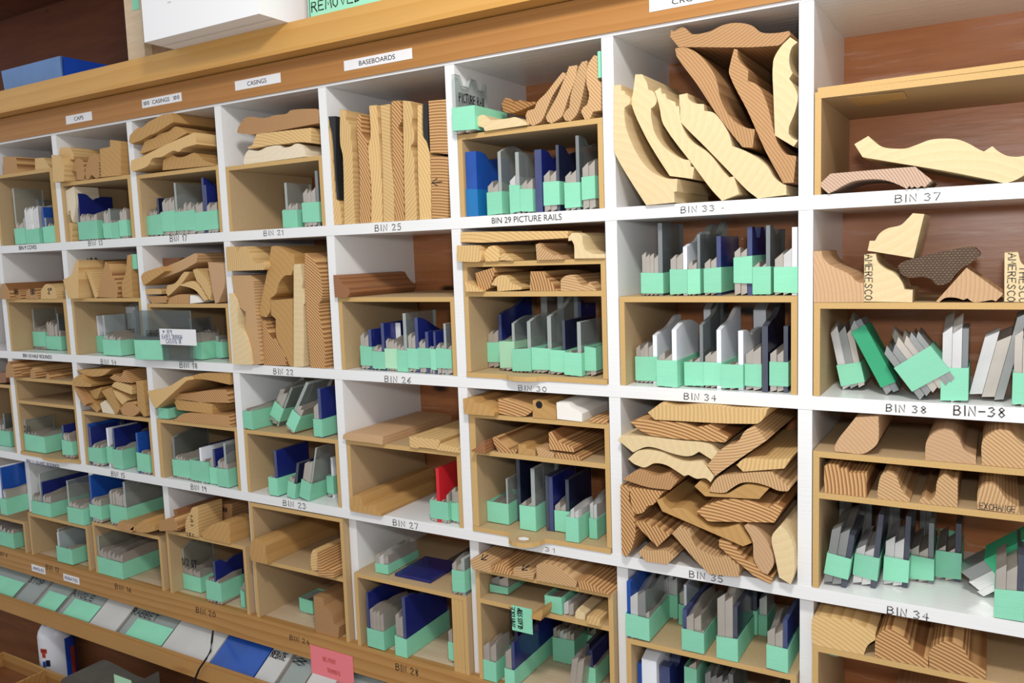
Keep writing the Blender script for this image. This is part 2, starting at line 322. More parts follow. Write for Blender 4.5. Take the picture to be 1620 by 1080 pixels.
sticker('CAPS', 'A1', 468, 828, 655, 886, (.33, .68), col='paper'); sticker('CASINGS', 'A1', 1010, 712, 1295, 770, (.27, .70), '100'); sticker('CASINGS', 'A2', 142, 580, 470, 645, (.28, .70)); sticker('BASEBOARDS', 'A2', 918, 435, 1407, 505, (.23, .76))
sticker('CROWNS', 'A4', 302, 0, 980, 85, (.25, .75)); sticker('ANGLES', 'F1', 224, 232, 318, 282, (.1, .9), ink='inkb'); sticker('REBATES', 'F1', 450, 300, 560, 350, (.1, .9), ink='inkb')
# ------------------------------------------------------------------ the setting
def struct(o): o['kind'] = 'structure'; return o
struct(box('wall_back', -3.6, 1.2, .30, .33, -1.05, 1.5, 'wallply'))
struct(box('floor', -3.6, 1.2, -2.6, .30, -1.07, -1.05, 'concrete'))
# ------------------------------------------------------------------ fibreboard inserts
def xr(c):
    """inner left/right of column c (0..8), column 8 = right of the last divider"""
    return VX[c]+T+.0012, (VX[c+1]-.0012 if c < 8 else XR-.02)
MT = .0082
INS = []; TOPS = []
def insert(bin_, c, floor, tops, label, left=True, right=True, y0=.0015, rw=MT, lw=MT):
    a, b = xr(c)
    t = thing('bin_insert', label, 'insert box', ((a+b)/2, 0, floor), 'fibreboard inserts in the bins'); O = t.location
    TOPS.extend((c, z_) for z_ in tops)
    INS.append((c, floor, min(tops) if len(tops) == 1 else max(tops), a+(lw if left else 0), b-(rw if right else 0)))
    for zt in sorted(tops): box('shelf_panel', a, b, y0, .234, zt-MT, zt, ['mdf', 'mdfe'], t, O, True)
    zs = [floor+.0003]+sorted(tops)
    for i in range(len(zs)-1):
        z0, z1 = zs[i]+(0 if i == 0 else .0001), zs[i+1]-MT-.0001
        if left: box('side_panel', a, a+lw, y0, .234, z0, z1, ['mdf', 'mdfe'], t, O, True)
        if right: box('side_panel', b-rw, b, y0, .234, z0, z1, ['mdf', 'mdfe'], t, O, True)
    return t
IL = 'tan fibreboard insert box fitted '
for n, c, fl, tops, kw in ((9, 1, H1, [.4445], dict(rw=.02)), (13, 2, H1, [.4065], dict(rw=.012)), (17, 3, H1, [.403], {}), (21, 4, H1, [.398], {}), (29, 6, H1, [.4035], {}), (37, 8, H1, [.4015], {}),
        (10, 1, H2, [.134], dict(rw=.014)), (14, 2, H2, [.136], {}), (18, 3, H2, [.1235], {}), (26, 5, H2, [.136], {}), (34, 7, H2, [.1355], {}), (38, 8, H2, [.127], {}),
        (15, 2, H3, [-.1365], {}), (19, 3, H3, [-.135], dict(lw=.012)), (23, 4, H3, [-.1365], {}), (27, 5, H3, [-.134], {}), (39, 8, H3, [-.1335, -.0760], {}),
        (12, 1, H4, [-.4275], {}), (16, 2, H4, [-.412], {}), (20, 3, H4, [-.391], {}), (24, 4, H4, [-.412, -.2915], {}), (28, 5, H4, [-.3955], {}), (36, 7, H4, [-.405], {}), (8, 0, H4, [-.456], {})):
    lab = IL+('with two shelves in the bin below bin 38' if n == 39 else 'in bin %d' % n)
    insert(n, c, fl, tops, lab, **kw)
insert(30, 6, H2+.0082, [.1447, .194], 'tan fibreboard insert with two shelves above the knife tray in bin 30')
insert(31, 6, H3+.0082, [-.126, -.062], 'tan fibreboard insert with two shelves above the knife tray in bin 31', lw=.012)
insert(11, 1, H3+.0082, [-.127, -.0665], 'tan fibreboard insert with two shelves above the tray in bin 11', left=True)
insert(7, 0, H3, [-.09], 'tan fibreboard insert in the half-hidden bin left of bin 11')
insert(32, 6, H4, [-.392, -.336], 'tan fibreboard insert with two thin shelves in bin 32')
insert(40, 8, H4, [-.354], 'tan fibreboard insert holding three brown offcuts in the lowest right bin')
def tray(c, z, label, lipc, lipw, lipd, hole=False):
    a, b = xr(c); a += .0005; b -= .0005
    cx = a+(b-a)*lipc; P = [Vector((a, .23)), Vector((a, -.002)), Vector((cx-lipw*.8, -.002))]
    for i in range(9):
        t = math.pi*i/8; P.append(Vector((cx-math.cos(t)*lipw*.55, -.004-math.sin(t)*lipd)))
    P += [Vector((cx+lipw*.8, -.002)), Vector((b, -.002)), Vector((b, .23))]
    n = len(P); V = [(p.x-cx, p.y, 0) for p in P]+[(p.x-cx, p.y, .0078) for p in P]
    F = [list(range(n))[::1], [n+i for i in range(n)][::-1]]+[(i, n+i, n+(i+1) % n, (i+1) % n) for i in range(n)]
    F = [tuple(reversed(f)) for f in F]
    t = tag(mesh('pull_tray', V, F, ['mdf', 'mdfe'], None, (cx, 0, z+.0002), [0, 0]+[1]*n), label, 'tray')
    if hole:   # finger hole: dark ring set into the lip
        for nm, r0, r1, zz, m in (('finger_hole_wall', .0, .0135, .0079, 'tan'), ('finger_hole', .0, .0095, .0080, 'paper')):
            V = [(math.cos(i*math.pi/12)*r1, -.004-lipd*.42+math.sin(i*math.pi/12)*r1*.8, zz) for i in range(24)]
            mesh(nm, V, [tuple(range(24))], m, t)
    return t
tray(6, H2, 'pull-out knife tray with rounded front lip in bin 30', .43, .055, .013)
tray(6, H3, 'pull-out knife tray with a finger hole in its rounded lip in bin 31', .43, .058, .036, True)
tray(1, H3, 'pull-out tray with a wide rounded lip in bin 11', .62, .10, .012)
# ------------------------------------------------------------------ builders of offcuts and knife bundles
ADJ = dict(fir='striped orange fir', firl='fine-lined light fir', firb='brown fine-grained', pine='yellow pine', pop='pale cream', popw='whitish wood', mah='reddish brown', oak='pinkish oak', oakp='light pinkish-brown', tan='plain tan', burnt='dark-streaked brown', dark='dark brown cross-hatched', whitewood='white-painted', black='black-painted', mdfe='yellowish fibreboard')
ORD = 'leftmost second third fourth fifth sixth seventh eighth ninth tenth eleventh twelfth'.split()
def ordl(i): return 'leftmost' if i == 0 else ORD[i]+' from left'
PL = {}
def colof(x): return max([i for i in range(9) if VX[i] < x+.006] or [0])
def bounds(x, z0, z1, c=None):
    """free left/right limits of the bin (or of the insert in it) around x at heights z0..z1"""
    if c is None: c = colof(x)
    lo, hi = xr(c); lo -= .0008; hi += .0008
    for (ci, f, t, a, b) in INS:
        if ci == c and z0 < t-.010 and z1 > f: lo, hi = max(lo, a+.0004), min(hi, b-.0004)
    return lo, hi
def ceil_at(c, z):
    return min([t for t in (.518, H1-T, H2-T, H3-T) if t > z+.012]+[t-MT for ci, t in TOPS if ci == c and t-MT > z+.012])
def inset(P, d):
    n = len(P); A = sum(P[i].x*P[(i+1) % n].y-P[(i+1) % n].x*P[i].y for i in range(n)); sg = 1 if A > 0 else -1; out = []
    for i in range(n):
        e1 = (P[i]-P[i-1]).normalized(); e2 = (P[(i+1) % n]-P[i]).normalized()
        m = Vector((-e1.y-e2.y, e1.x+e2.x))
        if m.length < .3: out.append(P[i]); continue
        out.append(P[i]+m.normalized()*sg*d)
    return out
def place(name, floor, y=.004): PL.update(name=name, floor=floor, y=y, m=0, k=0, cut=0)
MB = []
NUDGE = {0:(-2,0),1:(36,0),2:(47,0),3:(28,0),4:(0,21),7:(0,3),10:(0,-4),13:(-2,0),14:(2,0),19:(-3,0),20:(47,0),26:(0,13),32:(-15,0),33:(11,0),34:(1,0),35:(4,0),46:(4,0),50:(0,32),51:(0,-32),54:(0,-37),55:(0,60),58:(0,60),67:(-6,0),68:(60,0),71:(-3,0),73:(60,0),74:(6,0),78:(0,-60),79:(0,60),88:(-3,0),89:(44,0),90:(-3,0),91:(60,0),92:(60,0),93:(29,0),94:(19,0),97:(-14,0),98:(60,0),103:(0,-12),104:(0,-3),105:(0,-6),106:(0,-50),107:(0,50),109:(45,21),110:(0,60),111:(0,-25),117:(-45,0),118:(0,-38),119:(0,38),120:(0,-52),121:(0,-20),127:(-3,0),128:(51,0),129:(15,0),148:(-19,0),150:(19,0),165:(0,60),166:(-4,0),167:(11,0),170:(60,0),175:(-4,0),176:(19,0)}   # settled offsets (tenths of a millimetre) that keep neighbouring offcuts apart
def M(fr, pts, mat, lab=None, slide=True, y=None, L=.17, ga=None, snap=True, yaw=0., floor=None, name='moulding_offcut', cat='moulding', lim=42):
    y = PL['y'] if y is None else y
    if y > .02: slide = False
    def at(y):
        P = []
        for u, v in parse(pts):
            p = onY(*px(fr, u, v), y); P.append(Vector((p.x, p.z)))
        return P
    P = at(y); zs = [p.y for p in P]; P0 = at(0); c = colof(sum(p.x for p in P0)/len(P0)); lo, hi = bounds(0, min(zs)+.004, max(zs)-.004, c)
    while min(p.x for p in P) < lo-.002 and y > -.018 and slide: y -= .002; P = at(y)      # what overlaps the upright sticks out in front of it
    fl = PL['floor'] if floor is None else floor
    dx = 0 if not slide else max(0, min(lo-min(p.x for p in P), hi-max(p.x for p in P))); P = [Vector((p.x+dx, p.y)) for p in P]
    if fl < .1 and y < .02 and not snap:
        while min(p.y for p in P) < fl-.0015 and y > -.030: y -= .002; P = [Vector((p.x+dx, p.y)) for p in at(y)]
    rc = ceil_at(c, fl)
    P = [Vector((min(max(p.x, lo), hi), min(max(p.y, fl+.0003), rc-.0006))) for p in P]
    if snap:
        d = fl+.0003-min(p.y for p in P)
        if abs(d) > .012: print('SNAP', PL['name'], PL['m'], round(d, 4))
        P = [Vector((p.x, p.y+d)) for p in P]
    P = smooth_poly(inset(P, .0004), lim)
    if snap:
        d = fl+.0003-min(p.y for p in P); P = [Vector((p.x, min(p.y+d, rc-.0006))) for p in P]
    i = PL['m']; PL['m'] += 1
    nx, nz = NUDGE.get(len(MB), (0, 0)); P = [Vector((p.x+nx*.0001, p.y+nz*.0001)) for p in P]
    L = min(L, .236-y)
    o = prism(name, P, y, L, mat, None, None, random.uniform(-1.4, 1.4) if ga is None else ga, yaw)
    label = ('%s offcut, %s' % (ADJ[mat], lab)) if lab else ('%s moulding offcut, %s %s' % (ADJ[mat], ordl(i), PL['name']))
    MB.append((o, lo, hi, fl, rc, PL['name']))
    return tag(o, label, cat, 'moulding offcuts '+PL['name'])
def tprof(kind, d, h, rng, n=13):
    out = []
    for i in range(n):
        t = i/(n-1); s = 0.
        if kind == 'r': s = .30*(3*t*t-2*t**3)+.03*math.sin(9*t)
        elif kind == 'd': s = -.30*(3*t*t-2*t**3)
        elif kind == 'n': s = -.13*math.exp(-((t-.42)/.13)**2)+(-.05 if t > .55 else 0)
        elif kind == 'j': s = -.16*(int(t*4) % 2)
        elif kind == 'o': s = .12*math.sin(math.pi*t)-.03
        out.append((t*d, h*(1+s)))
    return out
def slab(name, parent, x0, x1, d, prof, mat, slant=0., bev=0., y0=0., z0=0.):
    V = []; n = len(prof)
    for y, h in prof:
        y += y0
        V += [(x0, y, z0), (x1, y, z0+bev), (x1, y, h), (x0, y, h-slant)]
    F = [(0, 1, 2, 3), tuple(reversed([4*(n-1)+i for i in range(4)]))]
    for i in range(n-1):
        a, b = 4*i, 4*i+4
        for j in range(4):
            jj = (j+1) % 4; F.append((a+j, b+j, b+jj, a+jj))
    F = [tuple(reversed(f)) for f in F[2:]]+[F[0], F[1]]
    ed = {'clear': 'clear_edge', 'smoke': 'smoke_edge', 'blue': 'blue_edge', 'navy': 'navy_edge'}.get(mat)
    if ed: return mesh(name, V, F, [mat, ed], parent, mi=[1 if j % 4 == 2 else 0 for j in range(4*(n-1))]+[1, 1])
    return mesh(name, V, F, mat, parent)
KIND = dict(s=('knife', 'steel'), S=('knife', 'steelb'), g=('knife', 'steelg'), b=('template', 'blue'), B=('template', 'bluel'), c=('template', 'clear'), k=('template', 'smoke'), w=('template', 'poly'), d=('template', 'navy'), r=('template', 'red'))
CN = dict(b='blue', B='bright blue', c='clear', k='smoky clear', w='white', d='dark', r='red')
NUM = 'no one two three four five six seven eight nine'.split()
KB = []
def K(fr, u0, u1, v, slabs, tp=(0, 150), y=None, d=.085, roll=0, yaw=0, w=None, lab=None, tm='tape', floor=None):
    fl = PL['floor'] if floor is None else floor
    c = colof(onY(*px(fr, (u0+u1)/2, v), 0).x)
    if fl < -.1 and lab is None and y is not None and y > .012: y = None
    if y is None:
        y = PL['y']
        if fl < .1:
            y = max(.002, min(.16, onZ(*px(fr, u0, v), fl).y))
    a = onY(*px(fr, u0, v), y); b = onY(*px(fr, u1, v), y); un = unit(a)
    Wd = (b.x-a.x) if w is None else w
    sl = []
    for t in slabs.split():
        kd = t[0]; t, _, dep = t.partition('@'); dep = float(dep) if dep else None; ww, hh = t[1:].split(','); pf = 'f'
        if hh[-1].isalpha(): pf = hh[-1]; hh = hh[:-1]
        sl.append((kd, float(ww), float(hh)*un, pf, dep))
    if not roll:
        hm = ceil_at(c, fl)-fl-.003-PL['cut']; sl = [(k_, w_, min(h_, hm/(1.34 if p_ == 'r' else 1.15 if p_ == 'o' else 1.1 if k_ in 'sSg' else 1.0)), p_, d_) for k_, w_, h_, p_, d_ in sl]
    if not roll and not yaw:
        lo, hi = bounds(0, fl+.004, fl+max(s[2] for s in sl)*.95, c)
        Wd = min(Wd, hi-lo-.003); a.x = min(max(a.x, lo+.0015), hi-Wd-.0015)
    d = min(d, (.228-y)/1.15)
    if lab is None:      # acrylic is thin stock: what is left of the bundle's width is steel; wide steel is several knives
        tot = sum(s[1] for s in sl); out = []; spare = 0.; hmx = max(s[2] for s in sl)
        for s_ in sl:
            tw = Wd*s_[1]/tot
            if s_[0] in CN:
                out.append((s_[0], min(tw, .0068))+s_[2:]); spare += max(0, tw-.0068)
            else:
                m_ = max(1, min(3, round(tw/.0085)))
                for q_ in range(m_): out.append((s_[0], tw/m_, s_[2]*(1-.05*(q_ % 2)))+s_[3:])
        if spare > .004:
            th = (tp[1]*un if tp else .3*hmx); m_ = max(1, min(3, round(spare/.0085)))
            for q_ in range(m_): out.append(('s', spare/m_, max(th*1.12, min(.55*hmx, th*1.6))*(1-.06*(q_ % 2)), 'f', None))
        elif spare > 0: out = [(o_[0], o_[1]+(spare/len(out)))+o_[2:] for o_ in out]
        sl = out
    tot = sum(s[1] for s in sl); i = PL['k']; PL['k'] += 1
    ns = sum(1 for s in sl if s[0] in 'sSg'); tc = [CN[s[0]] for s in sl if s[0] in CN]; tc = list(dict.fromkeys(tc))
    bits = []
    if ns: bits.append(('%s steel knives' % NUM[ns]) if ns > 1 else 'one steel knife')
    if tc: bits.append('%s template%s' % (' and '.join(tc[:2]), '' if len([s for s in sl if s[0] in CN]) == 1 else 's'))
    label = lab or ('taped %s, %s %s' % (' with '.join(bits), ordl(i), PL['name']))
    if len(words(label).split()) > 16: label = label.replace(' and '.join(tc[:2])+' template', tc[0]+' template')
    if len(words(label).split()) > 16: label = label.replace('smoky clear', 'smoky').replace('bright blue', 'blue')
    e = thing('knife_bundle', label, 'knife bundle', (0, 0, 0), 'taped knife bundles '+PL['name'])
    rng = random.Random(label); x = 0.; H = 0; D = d
    for kd, ww, h, pf, dep in sl:
        tw = Wd*ww/tot; nm, mt = KIND[kd]
        if nm == 'knife':
            dd = d*rng.uniform(.9, 1.0); am = rng.uniform(.02, .09); phs = rng.uniform(0, 6); fr_ = rng.uniform(3, 8)
            prof = [(t/9*dd, h*(1+am*(math.sin(phs+fr_*t/9)-math.sin(phs)))) for t in range(10)]
            slab(nm, e, x+.0002, x+tw-.0002, dd, prof, mt, min(tw*.8, h*.25), min(tw*.35, .004), rng.uniform(0, .003))
        else:
            dd = dep or d*rng.uniform(1.0, 1.15)
            slab(nm, e, x+.0002, x+tw-.0002, dd, tprof(pf, dd, h, rng), mt, 0, 0, rng.uniform(.0005, .004))
        x += tw; H = max(H, h*(1.3 if pf == 'r' else 1.05)); D = max(D, d if dep else dd)
    if tp:
        z0, z1 = tp[0]*un+.0008, tp[1]*un; g = .0009; dd = D+.004
        ring = lambda q: [(-q, -q, 0), (Wd+q, -q, 0), (Wd+q, dd+q, 0), (-q, dd+q, 0)]
        V = []
        jj = [[rng.uniform(-.0016, .0016) for _ in range(4)] for _ in range(2)]
        for z, q, ji in ((z0, g, 0), (z1, g, 1), (z1, .0002, 1), (z0, .0002, 0)): V += [(p[0], p[1], max(.0005, z+jj[ji][n_])) for n_, p in enumerate(ring(q))]
        F = []
        for j in range(4):
            A, B_ = 4*j, 4*((j+1) % 4)
            for m in range(4): F.append((A+m, A+(m+1) % 4, B_+(m+1) % 4, B_+m))
        mesh('tape_wrap', V, F, tm, e)
    R = Matrix.Rotation(math.radians(yaw), 3, 'Z') @ Matrix.Rotation(math.radians(roll), 3, 'Y')
    cs = [R @ Vector((p, q, r)) for p in (0, Wd) for q in (0, D) for r in (0, H)]
    e.rotation_euler = R.to_euler()
    if not roll and not yaw: KB.append([e, Wd, D+.005, H, lo, hi])
    e.location = (a.x-(min(c.x for c in cs[0:2]+cs[4:6]) if roll else 0), y-(min(c.y for c in cs) if yaw else 0), fl+.0004-min(c.z for c in cs))
    if roll:
        xs = [c.x+e.location.x for c in cs]; lo, hi = bounds(0, fl+.004, fl+.05, c)
        if min(xs) < lo: e.location.x += lo-min(xs)
        if max(xs) > hi: e.location.x -= max(xs)-hi
    return e
# ================================================================== BIN 33
place('in bin 33', H1, .002)
M('A4', '38,605 95,600 97,640 120,645 125,668 150,680 160,710 155,740 120,765 118,800 130,900 165,1000 220,1110 300,1210 380,1255 440,1268 495,1270 492,1360 472,1365 475,1440 272,1460 150,1270 60,1115 40,1050', 'pop', 'leftmost big crown profile in bin 33', L=.16, ga=.9)
M('A4', '185,530 235,530 270,590 280,640 310,650 330,680 340,720 325,755 298,775 300,830 320,930 370,1020 440,1085 520,1130 578,1140 580,1185 605,1190 595,1275 430,1255 330,1100 250,960 160,750 170,650', 'pop', 'second crown profile from left, leaning in bin 33', snap=False, L=.16, ga=.3)
M('A4', '318,640 360,612 370,655 395,655 405,690 440,705 465,715 470,745 500,745 505,850 540,940 590,1000 680,1060 740,1120 800,1200 845,1250 870,1245 882,1243 920,1370 795,1420 720,1340 600,1180 380,880 350,750', 'pop', 'third leaning crown profile from left in bin 33', L=.16)
M('A4', '500,672 560,660 570,700 610,730 678,738 680,785 740,795 780,830 830,900 860,960 880,1035 960,1065 1060,1120 1130,1180 1180,1260 1240,1305 1262,1312 1265,1385 1060,1412 980,1350 850,1215 680,1040 530,890 508,850', 'pop', 'fourth crown profile, lying lowest to the right in bin 33', L=.16)
M('A4', '485,355 545,345 620,370 690,430 750,510 785,590 810,710 850,800 920,880 1000,920 1055,930 1040,1064 965,1060 900,980 770,810 640,610 500,420', 'firb', 'long crown sloping across the middle of bin 33', snap=False, L=.2, ga=.2)
M('A4', '905,347 930,350 940,420 1010,500 1005,575 1070,600 1120,680 1160,800 1190,930 1220,1020 1270,1090 1350,1110 1330,1300 1255,1305 1130,1080 1000,790 870,530 880,440', 'firb', 'steep crown just left of the rightmost pale one in bin 33', snap=False, L=.2, ga=.5)
M('A4', '1305,262 1360,300 1318,340 1300,420 1310,490 1325,520 1300,560 1340,620 1362,690 1340,800 1300,900 1295,950 1320,980 1362,1000 1330,1045 1195,965 1185,700 1182,440 1230,340', 'pop', 'wavy crown standing against the right divider of bin 33', snap=False, L=.19)
M('A4', '455,215 480,222 530,195 560,200 600,240 660,240 740,220 810,185 880,165 970,165 1040,185 1100,230 1200,235 1300,220 1308,252 1215,328 510,338 450,265', 'firb', 'rough-sawn profile lying on top of the others in bin 33', snap=False, L=.2)
# ================================================================== BIN 37
place('in bin 37', H1, .002)
M('A5', '150,618 1640,417 1640,463 150,652', 'mdfe', 'long thin strip lying on the insert box in bin 37', L=.2, floor=.4015, y=.004, lim=5, name='fibreboard_strip', cat='board')
M('A5', '365,465 615,428 622,475 365,515', 'mdfe', 'small upper block of two on the strip in bin 37', y=.02, L=.08, snap=False, lim=5, name='small_block', cat='block')
M('A5', '412,522 755,470 762,515 412,562', 'mdfe', 'small lower block of two on the strip in bin 37', y=.02, L=.06, snap=False, lim=5, name='small_block', cat='block')
M('B5', '410,210 512,150 560,195 620,230 700,240 780,238 850,215 950,178 1050,168 1150,175 1230,205 1300,245 1335,260 1395,222 1440,260 1500,290 1570,298 1640,292 1720,330 1640,420 1500,488 1400,470 1100,410 800,360 470,305', 'pop', 'wide wavy crown resting tilted in bin 37', L=.14, ga=1.5)
M('B5', '165,490 235,422 700,382 840,372 960,470 905,525 885,512 852,530 835,515 810,530 798,512 780,535 720,505 640,475 560,465 480,468 400,480 320,515 270,545 220,568 170,520', 'oak', 'low arched crown lying in front in bin 37', L=.1, ga=.6, y=-.004)
# ================================================================== BIN 38
place('in upper bin 38', .127, .003)
M('C5', '110,75 168,75 185,125 230,170 300,205 370,240 420,290 470,305 472,440 112,442', 'oakp', 'big cove block at the left of upper bin 38', L=.12)
o = M('C5', '480,95 565,90 580,150 630,195 700,230 750,290 770,345 828,350 825,440 478,435', 'pop', 'lettered bed moulding block second from left in upper bin 38', L=.09)
def vtext(o, fr, u, v, h, length, text, y):
    a = onY(*px(fr, u, v), y); k = unit(a); write(text, o, o.location, a+Vector((0, -.0002, 0)), (0, 0, -1), (1, 0, 0), h*k, length*k, 'inkg', .14)
vtext(o, 'C5', 490, 100, 48, 325, 'AMERESCO', .003)
M('C5', '990,435 1210,190 1475,380 1420,435 1395,425 1330,435 1260,440 1215,412 1190,425 1130,408 1060,410 1015,445', 'oakp', 'triangular profile lying point up in upper bin 38', L=.1)
o = M('C5', '1480,85 1580,80 1600,150 1640,190 1700,260 1700,440 1478,435', 'pop', 'lettered block cut by the right edge of upper bin 38', L=.09)
vtext(o, 'C5', 1510, 92, 48, 345, 'AMERESCO', .003); vtext(o, 'C5', 1590, 185, 44, 260, 'THESCO', .003)
M('C5', '720,180 760,150 900,110 1200,50 1270,50 1310,90 1300,120 1240,165 1180,200 1130,250 1090,300 1020,322 985,310 960,280 900,262 800,268 740,240', 'dark', 'profile tilted above the triangle in upper bin 38', snap=False, L=.06, y=.0, ga=0)
M('B5', '828,705 912,712 835,1028 505,975 520,902 558,902 590,850 650,812 740,790 790,745', 'pop', 'bed moulding block balanced on top in upper bin 38', snap=False, L=.1, y=.0)
place('in lower bin 38', H2, .02)
K('C5', 205, 300, 1075, 'S1,450 g1,440 s.8,420', (30, 180), y=.06, d=.07, roll=-12, w=.030)
K('C5', 345, 420, 1110, 'g.8,560 k1,550', (60, 500), y=.035, d=.05, roll=-27, w=.018, tm='taped')
K('C5', 575, 990, 1140, 'g1,430 s1,440 g.8,420', (70, 270), y=.01, d=.06, roll=-36, w=.050)
K('C5', 1030, 1215, 1150, 'S1,535 S1,530 k.7,520', (10, 245), y=.012, d=.07)
K('C5', 1228, 1400, 1130, 'S1,480 s1,470 g.7,640', None, y=.03, d=.06, roll=12, w=.038, lab='pair of bright steel knives leaning right in lower bin 38')
K('C5', 1540, 1660, 1165, 's1,540 s1,520', (10, 245), y=.008, d=.08)
# ================================================================== BIN 34
place('in upper bin 34', .1355, .02)
for a in ((250, 400, 398, 's1,310 s1,300 k.6,505', (10, 165)), (458, 572, 390, 's1,290 s1,300 w.7,340r', (5, 185)), (578, 660, 396, 's1,245 s1,235 k.7,430', (5, 190)), (697, 812, 388, 's1,260 s1,270 b.8,415', (15, 195)), (912, 1035, 385, 's1,340 s1,330 b1,480j', (80, 275)), (1040, 1160, 390, 's1,235 s1,225 k.7,490n', (5, 195)), (1195, 1355, 388, 's1,300 S1,330 w.8,475', (15, 205))): K('C4', *a, y=.02, d=.09)
K('B4', 690, 780, 1290, 'c1,470o c1,450r', None, y=.14, d=.06, lab='clear template pair standing at the back of upper bin 34')
place('in lower bin 34', H2, .02)
for a in ((210, 360, 1025, 's1,270 s1,290 w.7,340r', (20, 185), .03), (362, 500, 1070, 's1,250 s1,240 w.8,420o', (0, 192), .004), (558, 688, 1055, 's1,200 s1,215 k.5,440r', (5, 180), .018), (697, 816, 1060, 's1,260 s1,270 w.8,415r', (20, 190), .016), (822, 968, 1068, 's1,190 s1,200 w.8,420n', (10, 190), .010), (988, 1100, 1062, 's1,300 s1,320', (25, 195), .014), (1106, 1150, 1075, 'd1,490r', None, .008), (1158, 1283, 1068, 's1,310 s1,300 d.7,470', (35, 215), .012)): K('C4', *a[:5], y=a[5], d=.10, lab='tall dark template standing untaped in lower bin 34' if a[4] is None else None)
K('C4', 690, 790, 1000, 'w1,480o k1,500o', None, y=.15, d=.06, lab='tall white and smoky templates at the back of lower bin 34')
K('C4', 1040, 1130, 1000, 'w1,500o', None, y=.14, d=.07, lab='tall rounded white template at the back right of lower bin 34')
# ================================================================== BIN 30
place('on the top shelf of bin 30', .194, -.010)
M('C3', '185,30 320,28 350,60 365,100 360,140 340,150 190,148', 'pine'); M('C3', '370,80 400,40 440,30 475,60 485,115 470,145 375,148', 'pine', y=-.004); M('C3', '490,140 492,125 515,90 540,90 570,115 595,138 592,145', 'pine', y=-.004)
M('C3', '752,20 785,10 800,45 850,75 880,100 915,95 955,128 760,135', 'firl', y=-.004)
M('B3', '985,900 985,870 1010,840 1050,838 1085,860 1090,910 1105,960 1150,985 1245,990 1245,1022 1028,1025 1025,930 1010,895', 'pop', y=-.003)
M('B3', '215,842 300,838 980,832 980,884 380,918 215,914', 'pine', 'long strip lying sideways on the top shelf of bin 30', snap=False, y=.02, L=.05, lim=10)
place('on the second shelf of bin 30', .1447, .003)
M('C3', '245,285 372,362 248,362', 'pine'); M('C3', '320,235 460,192 462,235 440,300 430,340 395,362 365,350 345,330', 'fir', ga=.3); M('C3', '435,318 470,262 510,245 550,255 585,305 610,310 655,335 655,350 480,365 478,325', 'pine')
M('C3', '715,218 800,218 830,260 870,300 900,350 912,358 710,360', 'fir', ga=.2); M('C3', '930,270 960,245 1000,235 1030,245 1055,280 1085,315 1115,310 1135,285 1183,335 1183,350 930,352', 'firl')
place('in the tray of bin 30', H2+.0083, .02)
for a in ((398, 530, 930, 's1,265 s1,270 b1.6,390r', (40, 182), .055), (470, 570, 945, 's1,150 s1,160 c.5,345o', (20, 205), .03, 'tapep'), (578, 705, 952, 's1,165 s1,150 c.55,370o', (8, 170), .02), (712, 845, 947, 's1,175 s.8,160 c.7,410r', (22, 182), .022), (852, 955, 952, 's1,165 s1,175 d.5,385', (22, 178), .016), (962, 1080, 957, 's1,185 s1,175 c.6,385', (0, 172), .010), (1086, 1160, 950, 's1,205 s1,190', (40, 205), .02)): K('C3', *a[:5], y=a[5], d=.10, tm=a[6] if len(a) > 6 else 'tape')
for u, kd, h in ((800, 'c', 500), (915, 'c', 470), (1040, 'b', 440)): K('C3', u, u+45, 900, kd+'1,%dn' % h, None, y=.15, d=.06, lab='tall %s template at the back of the bin 30 tray, %s' % (CN[kd], {800: 'nearest its middle', 915: 'beside the blue one', 1040: 'on the right'}[u]))
# ================================================================== BIN 29
place('in upper bin 29', .4035, .002)
e = K('A3', 135, 290, 945, 'c.35,412j s1,180 s1,165', (12, 178), y=-.012, d=.09, lab='green-taped knife bundle with lettered clear template in upper bin 29')
write('PICTURE RAIL', e, (0, 0, 0), (.0100, .006, .052), (0, 1, 0), (0, 0, 1), .014, .08, 'ink', .16)
M('A3', '330,840 345,805 380,795 410,815 430,835 480,830 560,820 610,812 690,850 690,870 390,915 380,890 345,880', 'pop', 'picture rail profile lying flat in front in upper bin 29', y=-.004, L=.12)
M('A3', '510,735 535,695 575,700 600,730 650,710 700,725 755,720 755,740 610,800 560,805 520,790', 'burnt', 'picture rail profile lying behind the pale one in upper bin 29', y=.05, L=.1, snap=False)
for i, p in enumerate(('685,800 700,765 750,750 770,700 830,640 900,550 950,490 985,500 880,660 850,730 800,840 740,875 700,855', '820,810 840,770 900,660 950,540 985,450 1045,440 1035,530 980,680 940,800 910,830 860,860 830,845', '945,800 960,770 990,740 1000,655 1030,550 1060,450 1080,415 1120,405 1115,500 1090,640 1060,760 1040,800 1000,840 960,835', '1072,770 1090,735 1115,720 1130,650 1110,560 1120,440 1165,365 1190,370 1195,540 1218,560 1218,760 1160,770 1140,820 1100,825')):
    o = M('A3', p, 'firl', '%s of the four round-nosed rails leaning right in upper bin 29' % ('first', 'second', 'third', 'last')[i], y=.002, L=.13, ga=.35+.1*i)
a = onY(*px('A3', 1192, 365), -.0004); b = onY(*px('A3', 1216, 550), -.0004)
box('tape_strip', a.x, b.x, .0005, .03, b.z, a.z, 'tape', o, o.location)
place('in lower bin 29', H1, .012)
K('B3', 225, 300, 725, 'B1,450n', (0, 190), y=.006, d=.10, tm='bluefilm', lab='bright blue notched template at the left of lower bin 29')
